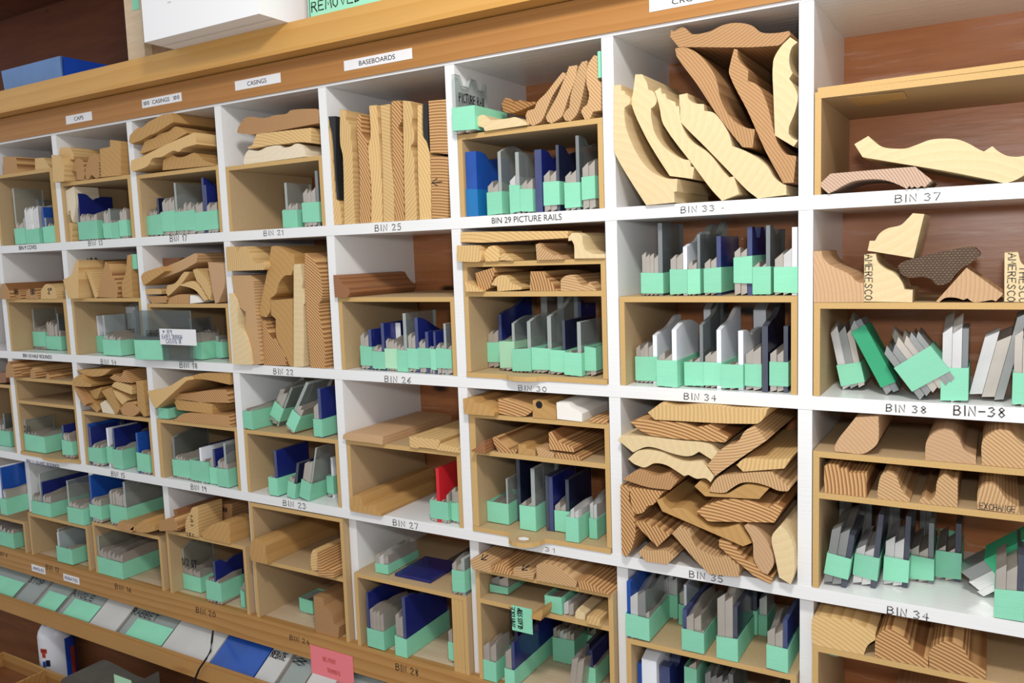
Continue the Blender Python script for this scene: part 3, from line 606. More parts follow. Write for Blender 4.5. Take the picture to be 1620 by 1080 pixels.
for a in ((415, 515, 715, 's1,240 s1,225 c.6,450o', (5, 165)), (578, 645, 700, 'S1,270 c.7,430', (10, 200)), (650, 732, 695, 's1,235 s1,240', (8, 170)), (750, 800, 695, 'b1,440n', None), (818, 925, 702, 's1,290 s1,285 d.5,460n', (42, 208)), (967, 1072, 692, 's1,275 s1,280 k.6,515n', (16, 192)), (1090, 1178, 682, 's1,330 s1,340', (65, 232))): K('B3', *a, y=.012, d=.09, lab='dark blue notched template standing untaped in lower bin 29' if a[4] is None else None)
# ================================================================== BIN 25
place('in bin 25', H1, .003)
BW = [('766,40 778,37 800,80 822,110 830,200 845,400 858,600 888,618 905,780 800,790 785,500', 'pine'), ('780,22 858,15 866,400 886,610 868,604 852,400 834,140 818,75', 'black'), ('890,-45 935,-30 935,30 965,75 965,170 975,185 985,500 998,775 920,780 910,300 890,200', 'pine'),
      ('1012,0 1040,0 1045,120 1078,180 1085,230 1108,500 1108,770 1030,775 1028,400 1012,150', 'fir'), ('1097,-65 1150,-70 1165,100 1175,300 1188,500 1193,765 1112,770 1112,500 1090,240 1107,150', 'pine'), ('1177,-65 1245,-75 1250,250 1273,500 1278,762 1200,765 1192,300', 'pine'),
      ('1257,-95 1320,-100 1330,40 1305,90 1330,150 1343,500 1348,758 1282,762 1262,200', 'fir'), ('1337,-100 1395,-95 1410,0 1400,80 1420,120 1415,190 1395,230 1420,330 1420,430 1435,600 1438,750 1354,757 1343,300', 'pine'), ('1442,-70 1474,-65 1478,150 1503,190 1530,290 1541,745 1457,750 1442,300', 'pine'),
      ('1480,-80 1515,-80 1522,230 1528,272 1510,200 1484,155', 'black')]
for p, m in BW: M('B2', p, m, None, snap=(m != 'black'), slide=False, L=.09, ga=.25 if m == 'fir' else None)
M('B2', '868,30 888,25 910,400 914,760 898,765 880,400', 'fir', 'thin recessed board beside the left black piece in bin 25', y=.10, L=.1)
M('B2', '985,-10 1012,-5 1024,400 1027,765 1002,768', 'mah', 'thin recessed board in the gap left of middle in bin 25', y=.11, L=.1)
M('B2', '1519,-92 1660,-106 1660,288 1532,277', 'fir', 'broad upper board against the right side of bin 25', snap=False, lim=5, ga=1.5)
o = M('B2', '1535,290 1660,300 1660,735 1546,745', 'fir', 'broad lower board with inked arrow at right of bin 25', lim=5, ga=1.45)
a = onY(*px('B2', 1540, 520), .003); write('<', o, o.location, a, (1, 0, 0), (0, 0, 1), 55*unit(a), 60*unit(a), 'ink', .12)
# ================================================================== BIN 21
place('in upper bin 21', .398, .003)
M('A2', '158,945 170,910 225,845 350,850 430,830 510,820 540,795 720,785 742,800 740,890 280,970 165,960', 'firb', 'rough board lying top of the three in bin 21', snap=False)
M('B2', '230,225 265,210 295,130 685,85 685,195 600,190 480,205 380,215 330,225 240,238', 'pine', 'striped casing lying between two others in bin 21', snap=False, ga=1.2)
M('B2', '200,330 215,270 240,240 300,248 330,240 370,220 460,208 480,225 540,215 570,198 610,200 635,230 648,290 208,348', 'popw', 'casing lying lowest of the three in bin 21')
place('in lower bin 21', H1, .012)
K('B2', 490, 590, 805, 'c1,135 c.6,320', (0, 125), y=.02, d=.06); K('B2', 632, 748, 798, 's1.3,270 k.4,385', (30, 172), y=.012, d=.06)
# ================================================================== BIN 17
place('in upper bin 17', .403, .0)
M('A1', '915,1010 920,965 975,910 1010,905 1050,870 1085,850 1150,805 1200,785 1225,800 1230,870 1100,950 1060,965 1000,1000 930,1025', 'tan', 'carved casing lying on top in bin 17', snap=False)
M('B1', '990,270 1010,230 1030,175 1100,155 1130,130 1200,110 1250,75 1330,110 1330,125 1170,213 1000,273', 'tan', 'serrated casing second from the top in bin 17', snap=False)
M('B1', '925,390 930,330 1000,305 1180,216 1380,130 1400,215 1300,245 1270,270 1230,262 1150,305 1080,320 1050,370 940,412', 'pine', 'slanting striped casing in bin 17', y=-.004)
M('B1', '1155,385 1160,310 1220,272 1260,290 1310,285 1380,258 1420,280 1450,310 1530,340 1535,348', 'tan', 'low casing lying at right in bin 17')
place('in lower bin 17', H1, .012)
for a in ((1040, 1142, 868, 's1,190 s1,185 d1,265', (8, 150)), (1150, 1240, 855, 's1,260 s1,265', (30, 172)), (1242, 1378, 850, 'c.8,365 s1,190 s1,225', (25, 165)), (1385, 1540, 845, 's1,220 b1,385d b1,335', (20, 152))): K('B1', *a, y=.012, d=.07)
# ================================================================== BIN 13
place('in upper bin 13', .4065, .0)
for p, m, kw in (('362,290 430,300 440,350 455,370 452,480 375,487', 'pine', dict(y=-.012)), ('430,260 500,255 530,310 525,345 435,345 425,290', 'pine', dict(snap=False, y=.004)), ('530,320 560,303 590,320 600,400 598,460 545,460 540,400 512,395', 'fir', {}), ('605,410 620,330 650,270 703,330 706,440 680,450 650,420 630,455 612,455', 'fir', dict(ga=.8)), ('709,240 780,225 783,175 860,185 860,430 718,443', 'tan', {})): M('B1', p, m, **kw)
place('in lower bin 13', H1, .006)
M('B1', '412,555 525,515 540,640 520,775 505,740 500,690 490,690 440,725', 'popw', 'block standing above another at left in lower bin 13', snap=False, L=.06, slide=False)
M('B1', '430,765 515,760 512,895 432,900', 'pine', 'square block in the bottom left corner of bin 13', lim=5, L=.06, slide=False)
for a in ((565, 700, 872, 'b.5,335n s1,190 s1,180', (8, 135)), (742, 800, 877, 's1,205 c.6,215', (5, 118)), (804, 850, 870, 's1,130', (0, 115)), (858, 912, 872, 's1,200 s1,215', (15, 125))): K('B1', *a, y=.01, d=.08)
# ================================================================== BIN 9
place('in upper bin 9', .4445, .004)
M('B1', '20,300 115,300 125,415 25,430', 'fir', lim=5, L=.06); M('B1', '120,305 240,325 243,402 128,412', 'mah', lim=5, y=.07); M('B1', '248,315 310,310 360,390 250,400', 'pine')
place('in lower bin 9', H1, .012)
e = K('B1', 5, 100, 935, 'c.5,320 S1,250 S1,240', None, y=.05, d=.08, lab='clear lettered template with bright untaped knives at left of bin 9')
write('THUMB', e, (0, 0, 0), (.012, .004, .08), (0, 1, 0), (0, 0, 1), .014, .06, 'ink', .2)
for a in ((112, 185, 908, 'c.5,400 s1,160', (0, 120)), (192, 285, 922, 'S1,260 S1,265', (0, 105)), (316, 400, 912, 'B.5,255 c1,180', (0, 120))): K('B1', *a, y=.012, d=.07)
# ================================================================== BIN 10
place('in upper bin 10', .134, .0)
for p, m, t in (('5,412 5,300 35,295 62,340 74,410', 'fir', '3/4'), ('77,410 78,370 95,350 115,350 135,375 140,408', 'fir', '1 1/4'), ('180,408 190,350 210,335 240,345 265,380 275,410', 'fir', '1 1/2'), ('290,412 290,350 320,308 350,305 385,330 400,370 405,412', 'pine', '2"')):
    o = M('C1', p, m); a = Vector((o.location.x-.009, -.0006, o.location.z+.012)); write(t, o, o.location, a, (1, 0, 0), (0, 0, 1), .014, .018, 'ink', .18)
place('in lower bin 10', H2, .02)
K('C1', 245, 330, 770, 'c.4,285 s1,160 s1,150', (22, 122), y=.05, d=.06); K('C1', 337, 440, 772, 's1,205 s1,190 k.5,260', (0, 98), y=.05, d=.06)
# ================================================================== BIN 14
place('in upper bin 14', .136, .003)
M('C1', '445,270 505,240 525,170 540,130 558,135 555,405 480,405', 'pine', y=-.012, L=.062)
o = M('C1', '562,142 742,142 705,398 562,402', 'fir', 'block with a green tape label at the back of bin 14', y=.052, lim=5, L=.1)
a = onY(*px('C1', 575, 145), .0515); b = onY(*px('C1', 735, 190), .0515)
tp = box('tape_label', a.x, b.x, .0514, .052, b.z, a.z, 'tape', o, o.location); write('302', tp, o.location+tp.location, (a.x+.02, .0512, b.z+.004), (1, 0, 0), (0, 0, 1), .018, .05, 'ink', .2)
write('BIN', o, o.location, (a.x+.004, .0516, o.location.z+.006), (1, 0, 0), (0, 0, 1), .016, .03, 'ink', .2)
M('C1', '590,190 620,200 690,390 662,400 640,330', 'pine', L=.045); M('C1', '695,395 700,340 720,260 745,140 765,150 800,240 840,310 835,370 830,400', 'fir', ga=.1, L=.045); M('C1', '800,142 900,137 880,392 855,392', 'mah', y=.052, L=.1, lim=5)
o = M('C1', '870,395 865,300 890,230 905,95 930,90 935,200 945,400', 'tan', L=.045); a = onY(*px('C1', 938, 205), .006); b = onY(*px('C1', 968, 98), .006)
box('tape_strip', a.x-.001, b.x, .006, .03, a.z, b.z, 'tape', o, o.location)
place('in lower bin 14', H2, .02)
for a in ((655, 740, 832, 'w.8,258 s1,120', (0, 118), .05), (745, 868, 850, 'c.3,285 s1,150 s1,140', (0, 115), .012), (872, 965, 832, 'b1,262 s1,150', (0, 118), .03)): K('C1', *a[:5], y=a[5], d=.07)
K('C1', 815, 880, 800, 'w1,330o', None, y=.13, d=.09, lab='tall rounded white template at the back of lower bin 14')
# ================================================================== BIN 18
place('in upper bin 18', .1235, .004)
for p, m, lab, kw in (('1075,130 1300,125 1172,205 1115,195', 'mah', 'board at the back top of the pile in bin 18', dict(y=.05)), ('1000,240 1020,210 1150,165 1175,200 1020,305', 'tan', 'board sticking out left at top of bin 18 pile', dict(y=-.012)),
    ('1085,300 1090,270 1160,220 1310,150 1390,110 1410,130 1400,180 1290,240 1120,300', 'firl', 'long sloping piece on top of bin 18 pile', {}), ('1180,370 1190,320 1250,300 1310,225 1350,230 1300,300 1230,370 1195,400', 'pine', 'short sloping piece in the middle of bin 18', dict(y=.006)),
    ('1372,210 1400,200 1460,260 1500,350 1500,428 1488,420 1425,318 1400,290', 'pine', 'piece leaning left of the rightmost one in bin 18', {}), ('1478,140 1590,150 1600,300 1555,430 1530,438 1502,300', 'oakp', 'rightmost upright piece in upper bin 18', dict(snap=True)),
    ('1030,345 1130,345 1150,365 1145,384 1035,386', 'pine', 'small flat upper piece at left of bin 18', {}), ('1040,393 1188,390 1180,440 1080,445', 'fir', 'small flat lower piece at left of bin 18', dict(snap=True)),
    ('1192,440 1210,400 1270,375 1345,375 1347,440', 'fir', 'half-round lying low in the middle of bin 18', dict(snap=True)), ('1351,378 1400,390 1436,432 1351,440', 'whitewood', 'short piece lying low in bin 18', dict(snap=True)), ('1272,320 1375,288 1418,322 1478,425 1455,430 1380,350', 'pine', 'bent piece resting over the white one in bin 18', dict(y=.004))):
    kw = dict(dict(snap=False), **kw); M('C1', p, m, lab, **kw)
place('in lower bin 18', H2, .02)
e = K('C1', 970, 1050, 868, 's1,150 s1,160 k.4,350@.185', (0, 140), y=-.017, d=.085, yaw=-88.5, w=.015, lab='wide smoky clear template in green tape crossing the divider of bin 18')
K('C1', 1362, 1440, 852, 'k.4,290 s1,190', (0, 128), y=.02, d=.05); K('C1', 1545, 1590, 850, 'c1,160 s1,140', (0, 120), y=.05, d=.05)
def wwrite(e, text, P, ux, uz, h, w, mat='ink', rad=.16):
    V, F = strokes(text, h, w, rad); mi = e.matrix_basis.inverted(); P = Vector(P); ux = Vector(ux); uz = Vector(uz)
    return mesh('handwriting', [mi @ (P+ux*q.x+uz*q.y) for q in V], F, mat, e)
yn = e.location.y-.0165; a = onY(*px('C1', 1045, 682), yn); wwrite(e, 'GARAGE', a, (1, 0, 0), (0, 0, 1), .013, .04); a = onY(*px('C1', 1450, 655), yn); wwrite(e, 'CASING', a, (1, 0, 0), (0, 0, 1), .013, .04)
yn -= .003; a = onY(*px('C1', 1142, 740), yn); b = onY(*px('C1', 1400, 740), yn); hh = 112*unit(a)
n = tag(box('paper_note', a.x, b.x, yn, yn+.0004, a.z, a.z+hh, 'paper'), 'white handwritten paper note on the smoky template of bin 18', 'note')
for t_, dx, fz, w_ in (('* 109', .012, .68, .03), ('EAVES TROUGH', .008, .36, .065), ('CASING 18', .02, .08, .05)): write(t_, n, n.location, (a.x+dx, yn-.0002, a.z+hh*fz), (1, 0, 0), (0, 0, 1), .009, w_, 'inkb', .12)
# ================================================================== BIN 22
place('in bin 22', H2, .002)
for p, m, lab, sn in (('75,45 145,45 155,90 180,45 215,42 250,90 270,140 300,165 350,150 356,180 348,212 85,220', 'pine', 'wavy piece lying at the top left of bin 22', False), ('105,240 230,238 265,280 265,330 290,600 318,870 268,880 250,760 208,640 205,500 168,470 162,430 122,350', 'firl', 'tall greyish piece left of centre in bin 22', True),
    ('95,372 118,370 150,440 162,600 203,650 240,760 258,880 130,880', 'pop', 'tall leftmost piece standing in bin 22', True), ('385,45 420,40 550,105 545,200 525,250 480,255 440,310 420,380 378,415 380,500 350,550 305,535 300,510 360,200', 'tan', 'big hooked piece hanging in the upper middle of bin 22', False),
    ('322,568 350,570 360,640 420,720 480,800 490,890 332,890', 'fir', 'lower wedge in the middle of bin 22', True), ('390,425 545,412 550,900 520,890 490,810 430,690 425,560 392,530', 'tan', 'large profile right of the wedge in bin 22', True), ('555,170 600,165 620,280 615,340 632,370 634,450 625,465 630,700 625,900 555,905', 'pop', 'narrow upright second from the right in bin 22', True),
    ('640,88 690,125 735,190 765,320 760,420 740,450 745,530 775,690 785,800 785,925 680,920 655,600 640,300', 'fir', 'tall rightmost piece in bin 22', True)): M('C2', p, m, lab, snap=sn, ga=.6 if m == 'fir' else None)
# ================================================================== BIN 26
place('in upper bin 26', .136, -.006)
M('C2', '838,245 870,250 900,300 925,330 955,345 960,375 940,410 850,410', 'mah', 'long piece alone on the upper shelf of bin 26', L=.2)
place('in lower bin 26', H2, .02)
for a in (('C2', 948, 1042, 928, 's1,150 b1,262n', (0, 148), .02), ('C2', 1047, 1125, 942, 's1.2,262 b.7,285', (22, 165), .016), ('C2', 1132, 1215, 948, 's1,180 s1,170 b.8,335', (5, 138), .014), ('C2', 1222, 1305, 948, 's1,232 s1,225', (20, 160), .014, 'tapep'), ('C2', 1314, 1384, 955, 's1,200 c.6,415', (0, 158), .012), ('C2', 1394, 1468, 958, 's1.2,280 b.7,390d', (25, 168), .012), ('C2', 1474, 1560, 967, 's1,240 b.8,295', (35, 175), .010), ('C3', 0, 32, 968, 's1,200 b1,300', (30, 172), .008), ('C3', 36, 138, 972, 's1.4,225 c.5,360 s1,210', (38, 182), .008)): K(*a[:6], y=a[6], d=.08, tm=a[7] if len(a) > 7 else 'tape')
a = onY(*px('C2', 1258, 700), .05); n = tag(box('paper_tag', a.x, a.x+.022, .05, .0506, a.z, a.z+.03, 'paper'), 'small white paper tag stuck among blue templates in bin 26', 'tag')
# ================================================================== BIN 11
place('in upper bin 11', -.0665, .0)
for p in ('45,162 42,90 60,45 95,80 105,130 110,160', '115,158 112,100 125,80 145,120 150,160', '215,170 215,110 230,95 250,120 255,170', '325,175 330,135 345,130 358,178'): M('D1', p, 'fir', ga=.8, L=.18)
place('in the tray of bin 11', H3+.0083, .02)
e = K('D1', 160, 300, 682, 'c.2,220 s1,140 s1,130', (0, 122), y=.02, d=.07); write('3/0', e, (0, 0, 0), (.004, -.001, .05), (1, 0, 0), (0, 0, 1), .016, .03, 'ink', .18)
K('D1', 306, 440, 676, 's1,140 s1,150 c.3,200', (0, 122), y=.02, d=.07); K('D1', 450, 522, 716, 'b1,232 s1,180', (20, 125), y=.003, d=.06)
place('at the image edge beside bin 11', H3, .02)
K('D1', -60, 78, 640, 's1,170 s1,160 k1,230', (0, 110), y=.03, d=.07)
M('D1', '-60,95 40,90 40,165 -60,172', 'mah', 'block at the left image edge level with bin 11', floor=-.09, y=0)
place('in the half-hidden bin 8', H4, .02)
K('E1', -60, 100, 622, 's1,150 s1,140', (0, 105), y=.03, d=.09, floor=H4)
for i, (v, m) in enumerate(((90, 'fir'), (190, 'mah'), (260, 'fir'), (335, 'burnt'))): M('E1', '-60,%d 95,%d 110,%d -60,%d' % (v, v-8, v+62, v+72), m, '%s board of the stack at the left image edge' % ('top', 'second', 'third', 'lowest')[i], snap=False, y=.004, lim=5)
# ================================================================== BIN 15
place('in upper bin 15', -.1365, .002)
for p, m, lab in (('510,165 560,130 600,180 650,200 640,220 520,215', 'tan', 'piece poking out left at the top of bin 15 pile'), ('540,128 720,120 790,125 725,170 620,170', 'tan', 'flat piece lying along the top of bin 15'), ('780,170 810,140 860,165 880,115 938,205 830,195', 'fir', 'zigzag piece at the top right of bin 15'),
    ('955,145 1005,140 1030,395 1012,400 968,335', 'tan', 'upright square block at the right of bin 15'), ('520,240 548,262 604,330 625,372 600,390 560,330', 'fir', 'piece leaning against the left divider of bin 15'), ('560,234 600,240 660,320 715,380 690,410 625,350 590,300', 'tan', 'sloping strip second from left in bin 15'),
    ('635,262 720,235 718,258 690,320 665,315', 'tan', 'short stub in the centre left of bin 15'), ('722,262 788,235 855,388 830,430', 'tan', 'straight strip leaning in the middle of bin 15'), ('792,228 820,197 900,215 942,230 938,288 880,268', 'pine', 'angular piece below the zigzag in bin 15'),
    ('803,255 860,282 908,330 870,362 822,300', 'pine', 'short strip near the centre right of bin 15'), ('712,350 745,327 785,370 815,428 730,415', 'popw', 'arrow-shaped small piece at the bottom of bin 15'), ('862,390 900,345 955,335 1008,402 960,440 880,430', 'fir', 'curved piece at the bottom right of bin 15')):
    M('D1', p, m, lab, snap=(lab.find('bottom') > 0 or lab.find('block') > 0 or lab.find('straight') > 0), y=-.006 if lab.find('poking') > 0 else .002, L=.15)
place('in lower bin 15', H3, .02); PL['cut'] = .012
for a in ((540, 632, 802, 'B1,290 b1,270', (25, 130), .004), (655, 760, 803, 'b.6,275 b1,325d', (25, 128), .006), (768, 806, 808, 'w1,280', (30, 148), .01), (815, 880, 828, 'b1,285', (0, 140), .008), (884, 978, 820, 's1,215 s1,200', None, .03), (987, 1074, 858, 'B1,292', (20, 150), .003)): K('D1', *a[:5], y=a[5], d=.07, lab='square untaped steel knife pair in lower bin 15' if a[4] is None else None)
zt = max(k_[0].location.z+k_[3] for k_ in KB if 'lower bin fifteen' in k_[0]['label'])+.0015; lo = xr(2)[0]
tag(box('clear_plate', lo+.055, lo+.205, .05, .11, zt, zt+.005, 'clear'), 'clear plate lying flat across the blue templates in bin 15', 'plate')
# ================================================================== BIN 19
place('in upper bin 19', -.135, .002)
for p, m, lab, sn, y in (('1045,250 1190,220 1310,150 1330,175 1110,375 1080,340', 'pine', 'big chevron piece at the left of bin 19', False, -.012), ('1322,190 1420,150 1640,142 1640,232 1480,198 1380,190', 'tan', 'long arched piece across the top of bin 19', False, .004), ('1235,280 1250,265 1340,262 1480,240 1610,235 1630,330 1400,325 1240,305', 'fir', 'wavy piece in the middle of bin 19 stack', False, .004), ('1240,335 1260,314 1510,347 1512,420 1260,390', 'tan', 'thick flat board under the wavy piece in bin 19', False, .004), ('1235,480 1300,424 1380,418 1630,435 1640,522', 'fir', 'broad lowest piece of the bin 19 stack', True, .0)): M('D1', p, m, lab, snap=sn, y=y, ga=.9)
K('D1', 1135, 1200, 452, 'c.4,70 s1,60', (0, 80), y=.004, d=.08, lab='small taped bundle lying beside the stack in upper bin 19')
place('in lower bin 19', H3, .02)
for a in ((1176, 1232, 852, 'b1,160', (0, 118), .05), (1240, 1360, 888, 'k.4,300r s1,170 s1,160', (15, 140), .010), (1366, 1488, 902, 's1,160 w.9,250', (10, 155), .008), (1500, 1552, 908, 's1,200 b1,255', (0, 125), .01), (1556, 1630, 932, 's1,200 c.5,320', (0, 138), .003)): K('D1', *a[:5], y=a[5], d=.09)
# ================================================================== BIN 23
place('in upper bin 23', -.1365, .002)
K('D2', 160, 222, 532, 's1,150r s1,140 s.6,150', (3, 132), y=.002, d=.17); K('D2', 385, 470, 515, 's1,290 s1,280 c.5,330', (45, 160), y=.02, d=.06, roll=30, w=.028); K('D2', 505, 560, 568, 'c.6,400 s1,230', (20, 160), y=.004, d=.07, roll=33, w=.024); K('D2', 640, 680, 535, 'w1,300', (50, 160), y=.03, d=.05, roll=33, w=.012); K('D2', 712, 768, 612, 's1.2,250 b1,352', (0, 138), y=.001, d=.06)
K('D2', 370, 470, 470, 'g1,330o', None, y=.12, d=.06, w=.03, lab='grey curved steel piece at the back of upper bin 23')
place('in lower bin 23', H3, .02)
K('D2', 392, 450, 1010, 's1,150 b.7,330', (8, 132), d=.08); K('D2', 517, 575, 1025, 's1,160 d.5,265', (0, 118), d=.06, roll=12, w=.02); K('D2', 606, 690, 1037, 's1,285 s1,300 c.4,400', (0, 132), d=.06, roll=14, w=.026); K('D2', 805, 848, 1018, 's1,120 w.6,290', (28, 155), d=.06)
# ================================================================== BIN 27
place('in upper bin 27', -.134, -.004)
M('D2', '905,600 910,570 940,555 1120,570 1195,585 1190,655 1130,635 940,612', 'oakp', 'long nosing board at left of upper bin 27', L=.22, snap=True); M('D2', '1380,545 1560,565 1605,572 1580,640 1450,625 1440,632 1385,620', 'pine', 'small notched board in the middle of upper bin 27', L=.2); M('D3', '70,502 100,510 200,535 205,572 45,550', 'pine', 'low curved strip at right of upper bin 27', L=.18)
place('in lower bin 27', H3, -.004)
M('E2', '958,225 990,190 1030,200 1050,260 1080,280 1110,255 1135,265 1150,300 1185,325 1180,345 1110,340 960,305', 'tan', 'long double-hump moulding lying in lower bin 27', L=.23)
K('E3', 22, 145, 292, 's1,185 r.8,390 s1,170', (20, 160), d=.06); K('E3', 150, 205, 300, 's1,260 s1,250', (15, 150), d=.05)
# ================================================================== BIN 31
place('on the top shelf of bin 31', -.062, .0)
M('D3', '230,205 310,205 320,235 380,240 460,305 455,330 240,315', 'tan', y=-.010); M('D3', '467,215 545,225 590,240 720,300 650,345 470,325', 'fir', ga=1.3)
o = M('D3', '725,210 800,215 810,240 890,275 895,350 725,335', 'tan'); c = onY(*px('D3', 778, 270), -.0003); r = 27*unit(c)
mesh('round_black_mark', [(c.x+math.cos(i*math.pi/8)*r-o.location.x, -.0004, c.z+math.sin(i*math.pi/8)*r-o.location.z) for i in range(16)], [tuple(range(16))], 'ink', o)
M('D3', '900,245 980,250 1010,280 1045,295 1085,325 1085,385 905,365', 'whitewood'); M('D3', '1140,350 1265,360 1263,395 1140,385', 'fir')
place('on the second shelf of bin 31', -.126, .002)
M('D3', '285,575 330,550 385,505 392,598 300,585', 'mah'); M('D3', '445,500 480,490 510,540 560,580 625,588 610,628 490,615 455,545', 'fir', ga=.9); M('D3', '628,550 680,550 690,580 750,590 752,635 628,625', 'tan'); M('D3', '755,570 800,575 845,598 885,608 885,660 770,640', 'firl')
M('D3', '845,465 870,460 920,530 1030,575 1025,610 850,590', 'fir', 'striped moulding lying upon others on the second shelf of bin 31', snap=False, ga=.5); M('D3', '892,607 1050,632 1080,650 1078,678 895,660', 'fir', ga=.5)
place('in the tray of bin 31', H3+.0083, .02)
for a in ((400, 545, 292, 's1,150 s1,155 c.2,330', (2, 150), .08), (556, 620, 255, 's1,155', (0, 150), .12), (622, 648, 312, 'd1,500', None, .05), (648, 755, 347, 's1.4,215 c.7,450', (0, 180), .03), (832, 885, 362, 'd.7,400 b1,395', None, .03), (890, 990, 362, 's1.5,222 d.5,385', (5, 160), .035), (975, 1060, 452, 's1,205 S.8,255 S.8,240', (0, 178), .0), (1142, 1190, 412, 'S1,270 S1,260', (0, 155), .015)): K('E3', *a[:5], y=a[5], d=.075, lab=None if a[4] else ('thin dark template standing in the bin 31 tray' if a[0] == 622 else 'dark and blue templates upright in the bin 31 tray'))
for u, kd, h in ((600, 'k', 620), (760, 'c', 560), (1000, 'b', 520)): K('E3', u, u+40, 130, kd+'1,%dj' % (h*.7), None, y=.15, d=.06, lab='tall %s template at the back of the bin 31 tray' % CN[kd])
# ================================================================== BIN 35
place('in bin 35', H3, .0)
E35 = 810
def sh(s, dv): return ' '.join('%g,%g' % (u, v+dv) for u, v in parse(s))
B35 = [('290,235 380,168 480,190 650,180 800,185 900,205 1145,212 1120,275 1060,318 340,288', 'pine', 'wide board at the very top of bin 35'), ('165,300 230,284 300,290 560,312 640,337 730,320 870,405 845,450 770,445 340,405 240,365', 'fir', 'second board from the top of bin 35'),
 ('70,430 100,395 290,404 520,432 720,455 785,518 740,572 650,515 600,543 540,546 440,522 340,488 270,482 180,520', 'pop', 'upper of two wavy crowns at left in bin 35'), ('150,565 230,503 380,513 480,558 560,582 680,578 766,690 740,733 700,705 640,708 580,680 550,690 490,650 420,610 340,598 270,628 210,610 190,600', 'pop', 'lower of two wavy crowns at left in bin 35'),
 ('712,610 830,482 930,442 980,367 1050,327 1138,435 900,598 772,688', 'firl', 'piece sloping up to the right in bin 35'), ('920,608 980,562 1180,567 1310,562 1265,635 970,658', 'pine', 'thick board at right middle of bin 35'), ('110,710 215,642 260,642 340,682 440,662 503,725 450,788 290,768', 'firb', 'dished piece at left middle of bin 35'),
 ('722,790 792,692 900,674 1030,660 1170,655 1270,742 1308,775 1290,798 1220,793 1150,763 1060,738 960,738 880,783 840,808 740,803', 'firl', 'arched crown right of centre in bin 35'), ('622,760 660,722 715,762 735,808 850,814 920,776 1000,746 1155,776 1085,853 700,833', 'tan', 'flat crown under the arched one in bin 35'),
 ('95,750 165,765 160,870 188,940 205,1060 203,1110 180,1200 140,1268 105,1240', 'fir', 'upright piece in the left corner of bin 35'), ('168,768 412,800 340,893 300,903 270,948 220,962 190,935 178,860', 'fir', 'stubby piece next to the left corner of bin 35'),
 ('187,1015 270,1008 320,1048 345,1033 452,1108 360,1193', 'fir', 'stepped piece low at left in bin 35'), ('342,855 385,842 410,890 440,918 500,910 560,925 620,970 680,1025 740,1055 820,1055 930,1027 1022,1163 960,1188 800,1118 385,938', 'tan', 'crown outlined in ink across lower bin 35'),
 ('638,940 700,897 860,852 1000,862 1090,886 1140,915 1210,876 1258,910 1195,1020 720,1012', 'fir', 'big striped casing at right of lower bin 35'), ('220,1230 250,1202 310,1217 420,1217 488,1265 430,1318 280,1298', 'firl', 'low flat piece on the floor of bin 35'),
 ('462,1097 510,1047 590,1077 625,1172 690,1222 800,1262 850,1252 943,1330 943,1408 730,1393 640,1298', 'firl', 'large striped crown sloping in the bottom middle of bin 35'), ('797,1142 860,1157 930,1212 1000,1292 1056,1320 1128,1392 1185,1402 1170,1458 1060,1408 962,1328 862,1248 797,1190', 'fir', 'sloping casing in the bottom right of bin 35'),
 ('975,1042 1000,1026 1060,1052 1110,1102 1163,1192 1190,1310 1145,1392 1092,1368 1045,1280 1035,1152', 'oakp', 'upright oval profile second from right in lower bin 35'), ('1172,1120 1235,1037 1280,1077 1330,1182 1348,1282 1342,1372 1310,1460 1225,1410 1197,1270', 'pop', 'upright rightmost profile in lower bin 35')]
for p, m, lab in B35: M('D4', p, m, lab, snap=False, y=-.014, L=.2, ga=(1.35 if 'casing' in lab or 'board' in lab else .5) if m == 'fir' else None)
# ================================================================== bin below bin 38
place('on top shelf below bin 38', -.076, .004)
M('D5', '270,480 300,420 360,345 420,270 585,260 585,440 550,490 470,550 350,545 275,530', 'oakp', ga=.7); M('D5', '915,590 920,450 960,390 1040,355 1110,365 1160,420 1200,500 1280,540 1280,625', 'oakp'); M('D5', '1318,625 1320,440 1380,380 1450,355 1530,370 1580,430 1640,480 1700,655', 'firl')
place('on second shelf below bin 38', -.1335, .003)
M('D5', '195,615 230,600 300,610 310,630 370,635 375,660 500,665 503,862 195,830', 'fir', ga=.05); M('D5', '575,790 600,680 640,655 690,660 720,700 750,780 810,850 808,900 578,880', 'firl'); M('D5', '870,905 880,850 910,825 950,860 985,820 1000,720 1040,675 1080,680 1110,705 1150,710 1148,940', 'firl')
o = M('D5', '1285,920 1290,790 1340,740 1400,738 1440,770 1500,850 1590,910 1590,975', 'firl'); a = onY(*px('D5', 1305, 918), o.location.y); write('EXCHANGE', o, o.location, a, (1, 0, 0), (0, 0, 1), 42*unit(a), 215*unit(a), 'inkg', .13)
place('below bin 38', H3, .02)
for a in ((190, 345, 655, 'g1,440 g1,430 d.7,390', (60, 225), 8), (398, 555, 655, 'S1,300 S1,290 d.7,540', (60, 225), 5), (618, 780, 658, 'S1,365 S1,360 d.6,520', (40, 218), 2), (806, 975, 628, 's1,270 s1,260 k.6,440', (20, 192), 0), (990, 1165, 612, 's1,255 s1,245 d.8,420', (22, 208), 0), (1410, 1612, 885, 's1,400 s1,400 d.7,480', (0, 218), 0)):
    K('E5', *a[:5], roll=a[5], d=.09, w=.030 if a[5] else None)
K('E5', 1170, 1260, 615, 'g1,560 S1,470 S.6,460', (180, 540), y=.06, d=.05, roll=52, w=.040, tm='taped', lab='long green-taped knife bundle lying aslant in the bin below bin 38')
for u in (300, 440, 640, 860): K('E5', u, u+90, 560, 'g1,430 g1,420', None, y=.15, d=.05, lab='grey steel knife pair at the back of the bin below bin 38, %s' % {300: 'far left', 440: 'second', 640: 'third', 860: 'rightmost'}[u])
